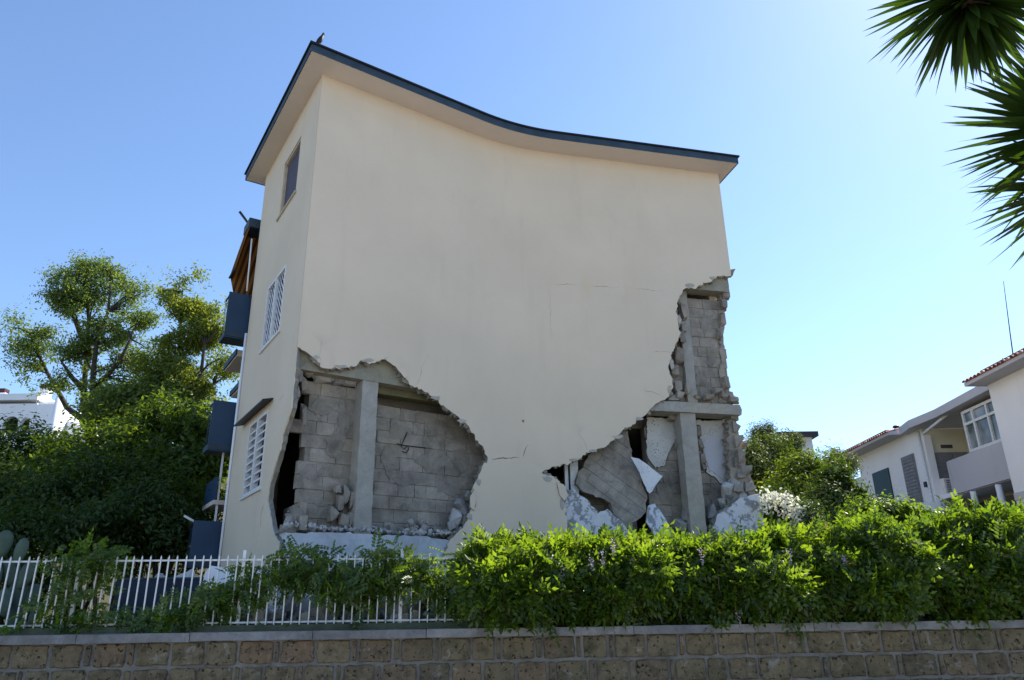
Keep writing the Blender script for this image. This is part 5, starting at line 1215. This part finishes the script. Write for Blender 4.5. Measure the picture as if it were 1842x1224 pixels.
def tiled_roof(x0, y0, y1, z, width, slope, label):
    m = MB(); m.prism([(x0, y0, z), (x0, y0, z + .10), (x0 + width, y0, z + .10 + width * slope), (x0 + width, y0, z)], (0, y1 - y0, 0)); rf_ = sub(m.build('roof', M['lilac_plaster']), rh); rf_['label'] = label
    m = MB(); y = y0 + .02
    while y < y1 - .05:
        for k in range(int(width / .36)):
            xx = x0 - .06 + k * .36; zz = z + .115 + (xx - x0) * slope; n = 5
            vs = []
            for e, (dx, rr_) in enumerate(((0, .075), (.40, .062))):
                for i in range(n): a_ = math.pi * i / (n - 1); vs.append((xx + dx, y + .09 - math.cos(a_) * rr_, zz + dx * slope + math.sin(a_) * rr_ * .9))
            m.add(vs, [(i, i + 1, n + i + 1, n + i) for i in range(n - 1)] + [tuple(range(n))], 0 if random.random() < .8 else 1, True)
        y += .185
    o = sub(m.build('roof_tiles', [M['tile'], M['tile_light']]), rf_); o['kind'] = 'stuff'
    m = MB(); m.box((x0 + .55, (y0 + y1) / 2 + .5, z + .24 + .55 * slope), (.14, y1 - y0 - 1.2, .16)); sub(m.build('ridge', M['tile_dark']), rf_)
    return rf_
tiled_roof(XA - .65, YA0 + 1.0, YA1 + 2.8, E6, 6.5, .22, 'red tiled eaves over the far block')
tiled_roof(XC - .60, 12.3, YC1 + .12, E6, 7.0, .22, 'red tiled eaves over the near block')
# flat lilac canopy over the loggia
m = MB(); pz = E6 - .06
pts = [(XA - .55, YA0 - .3, pz), (XA - .3, YA0 - 1.6, pz + .05), (XC + .35, YC1 + .05, pz + .10), (XB + .6, YC1 + .05, pz + .12), (XB + .6, YA0 + .9, pz + .08), (XA - .3, YA0 + .9, pz + .02)]
m.prism([Vector(p) for p in pts][::-1], (0, 0, .27)); sub(m.build('canopy', M['lilac_plaster']), rh)
# loggia back wall faces the street
bx('loggia_wall', XA + .003, XB - .003, YA0 - .06, YA0 - .004, EYE + 3.0, E6 - .07, M['yellow_plaster'])
for x0, x1, z0, z1 in ((XA + .12, XA + .85, EYE + 3.55, EYE + 5.15), (XA + .88, XB - .08, EYE + 4.2, EYE + 5.15)):
    sh = bx('roller_shutter', x0, x1, YA0 - .10, YA0 - .063, z0, z1, M['grey_shutter'])
    n = int((z1 - z0) / .12)
    for k in range(n): bx('slat', x0 + .01, x1 - .01, YA0 - .118, YA0 - .102, z0 + k * .12 + .01, z0 + k * .12 + .105, M['grey_shutter'], sh)
bx('wall_vent', XA + .55, XA + .95, YA0 - .09, YA0 - .062, EYE + 5.30, EYE + 5.42, M['shutter'])
# white balcony window
wz0, wz1, wy0, wy1 = EYE + 4.62, EYE + 5.93, 21.35, 23.35
wf = MB(); xw = XA - .03
for a in ((wy0, wy1, wz0, wz0 + .08), (wy0, wy1, wz1 - .08, wz1), (wy0, wy1, wz1 - .46, wz1 - .38)): wf.box((xw, (a[0] + a[1]) / 2, (a[2] + a[3]) / 2), (.10, a[1] - a[0], a[3] - a[2]))
for yy in (wy0 + .04, wy0 + .72, wy0 + 1.45, wy1 - .04): wf.box((xw - .003, yy, (wz0 + wz1) / 2), (.09, .08, wz1 - wz0 - .01))
wfo = sub(wf.build('window', M['white_metal']), rh); wfo['label'] = 'white framed window band above the balcony'
for a, b in ((wy0 + .08, wy0 + .68), (wy0 + .76, wy0 + 1.41), (wy0 + 1.49, wy1 - .08)):
    for z0, z1 in ((wz0 + .08, wz1 - .46), (wz1 - .38, wz1 - .08)): bx('pane', XA - .02, XA + .015, a, b, z0, z1, M['pale_glass'], wfo)
# balcony parapet and deck
m = MB(); y_far = 24.7
m.prism([(XA - .03, y_far, EYE + 3.52), (XA - .16, YC1 + .004, EYE + 3.52), (XA - .09, YC1 + .004, EYE + 3.52), (XA + .04, y_far + .06, EYE + 3.52)], (0, 0, 1.09)); bal = sub(m.build('balcony', M['lilac_plaster']), rh); bal['label'] = 'solid lilac-grey balcony parapet'
m = MB(); m.prism([(XA + .10, y_far, EYE + 3.50), (XA - .08, YC1 + .004, EYE + 3.50), (XB - .01, YC1 + .004, EYE + 3.50), (XB - .01, YA0 - .12, EYE + 3.50), (XA + .1, YA0 - .12, EYE + 3.50)], (0, 0, .14)); sub(m.build('deck', M['white_plaster']), bal)
m = MB(); m.prism([(XA - .04, y_far + .003, EYE + 3.6), (XB - .2, y_far + .003, EYE + 3.6), (XB - .2, y_far + .1, EYE + 3.6), (XA - .04, y_far + .1, EYE + 3.6)], (0, 0, 1.0)); sub(m.build('end_parapet', M['lilac_plaster']), bal)
# little outside stair below
for k in range(6): bx('step', XA - .9, XA - .01, YA0 - .30 - .28 * (5 - k), YA0 - .02 - .28 * (5 - k), EYE + 1.2, EYE + 2.55 + .17 * k, M['white_plaster'])
for yy in (23.6, 22.3): 
    m = MB(); m.tube([(XA - .1, yy, G0), (XA - .1, yy, EYE + 3.44)], .09, 10); sub(m.build('pillar', M['white_plaster']), rh)
bx('under_balcony_glazing', XB - .5, XB - .46, YC1 + .1, YA0 - .2, G0, EYE + 3.3, M['glass'])
# shuttered openings of the far block
bx('teal_shutter', XA - .05, XA - .004, 28.75, 30.1, EYE + 2.9, EYE + 5.15, M['teal'], label='dark teal door shutter')
sh = bx('louvred_shutter', XA - .05, XA - .004, 26.75, 27.65, EYE + 3.4, EYE + 5.3, M['grey_shutter'], label='grey louvred shutter')
for k in range(15): bx('slat', XA - .07, XA - .052, 26.79, 27.61, EYE + 3.45 + k * .122, EYE + 3.45 + k * .122 + .095, M['grey_shutter'], sh)
bx('corner_pilaster', XA - .06, XA + .2, YA0 - .19, YA0 - .122, EYE + 2.2, E6 - .3, M['white_plaster'])
m = MB(); m.tube([(XA - .45, YA0 - .9, E6 - .42), (XA + .2, YA0 - 2.2, E6 + .25)], .05, 8); sub(m.build('awning_tube', M['white_metal']), rh)
m = MB(); m.tube([(XA + .3, 28.2, E6 + .1), (XA + .3, 28.2, E6 + .55)], .07, 8); m.tube([(XA + .3, 28.2, E6 + .55), (XA + .3, 28.2, E6 + .62)], [.14, .10], 8); sub(m.build('chimney_pipe', M['dark_metal']), rh)
m = MB(); m.tube([(XA - .06, YA0 + .1, G0), (XA - .06, YA0 + .1, E6 - .1)], .045, 8); sub(m.build('downpipe', M['white_metal']), rh)
ac = bx('air_conditioner', XA + .2, XA + .95, YA0 - .42, YA0 - .13, EYE + 3.66, EYE + 4.2, M['white_metal'])
for k in range(6): bx('vane', XA + .26, XA + .7, YA0 - .436, YA0 - .422, EYE + 3.72 + k * .075, EYE + 3.76 + k * .075, M['grey_shutter'], ac)
bx('wall_lamp', XA - .13, XA - .004, 26.15, 26.3, EYE + 4.0, EYE + 4.18, M['dark_metal'])
# whip aerials on the near roof
p0 = at(1824, 652, 20.5); p1 = at(1817, 600, 20.5); p2 = at(1805, 506, 20.5)
ae = MB(); ae.tube([p0 - np.array([0, 0, .5]), p0, p1, p2], [.022, .02, .016, .008], 6); tag(ae.build('aerial', M['dark_metal']), 'tall thin whip aerial on the roof at the right edge', 'aerial')
p0 = at(1807, 660, 20.5); p1 = at(1803, 645, 20.5); ae = MB(); ae.tube([p0 - np.array([0, 0, .5]), p0, p1], .014, 6); tag(ae.build('aerial', M['dark_metal']), 'short stub aerial on the tiled roof beside the tall one', 'aerial')
# grey flat-roofed block behind the bushes
p0 = at(1440, 800, 42); gb = empty('flat_roofed_block', (p0[0], p0[1], 2)); tag(gb, 'distant lilac-grey block with dark flat roof above the bushes', 'building')
zt_ = at(1445, 787, 42)[2]; x0, x1 = at(1405, 800, 42)[0], at(1462, 800, 42)[0]
bx('wall', x0, x1, 42, 48, 2, zt_, M['lilac_plaster'], gb); bx('roof', x0 - .25, x1 + .3, 41.7, 48.2, zt_ + .003, zt_ + .28, M['dark_metal'], gb)

# ------------------------------------------------------------------ white villa on the hill, left
vl = empty('white_villa', tuple(at(50, 760, 52))); tag(vl, 'white villa with arched openings and chimneys on the hill, far left', 'villa')
va, vb = at(-120, 722, 52), at(68, 722, 52); zc1 = at(60, 716, 52)[2]; zc0 = at(60, 726, 52)[2]; zb_ = 6.0
arch = []
x0, x1 = va[0], vb[0]
zA0 = at(20, 757, 52)[2]
P = [(x0, zb_), (x1, zb_), (x1, zc0), (x0, zc0)]
hs = []
for cxp, rp2 in ((20, 13), (46, 8)):
    c_ = at(cxp, 757, 52); k = rp2 / pxscale(c_); hs.append([(c_[0] - k, zA0 - .9), (c_[0] + k, zA0 - .9)] + [(c_[0] + k * math.cos(a_), zA0 - .1 + k * .8 * math.sin(a_)) for a_ in np.linspace(0, math.pi, 12)])
m = shell(P, lambda a, z, n: Vector((a, 52 + n, z)), .35, 0, hs, None, 0, 0, 5, False); sub(m.build('arcade_wall', [M['white_plaster']] * 3), vl)
bx('gallery_back', x0, x1 - .4, 54.5, 54.8, zb_, zc0, M['darkroom'], vl)
bx('flank_wall', x1 - .35, x1 + 1.2, 52.36, 60, zb_, zc0 + .2, M['white_plaster'], vl)
bx('flank_bay', x1 + .003, x1 + 1.25, 52.05, 52.355, zb_, zc0 - .05, M['white_plaster'], vl)
bx('cornice', x0, x1 + .12, 51.7, 60, zc0 + .203, zc1 + .25, M['white_plaster'], vl)
for cxp, top in ((77, 700), (3, 708)):
    c_ = at(cxp, 716, 53); zt_ = at(cxp, top, 53)[2]; ch = bx('chimney', c_[0] - .32, c_[0] + .32, 52.8, 53.5, zc1 + .253, zt_, M['white_plaster'], vl); bx('chimney_cap', c_[0] - .26, c_[0] + .2, 52.85, 53.4, zt_ + .003, zt_ + .35, M['tile_dark'], ch)
p0, p1 = at(86, 740, 54), at(140, 765, 54)
m = MB(); m.prism([(p0[0], 54, zb_), (p1[0] + 1.5, 54, zb_), (p1[0] + 1.5, 54, p1[2] - .6), (p0[0], 54, p0[2])], (0, 4, 0)); sub(m.build('lower_wing', M['white_plaster']), vl)
c_ = at(102, 740, 50); m = MB(); m.tube([(c_[0], 50, zb_), (c_[0], 50, at(104, 716, 50)[2])], .22, 10); sub(m.build('white_post', M['white_plaster']), vl)
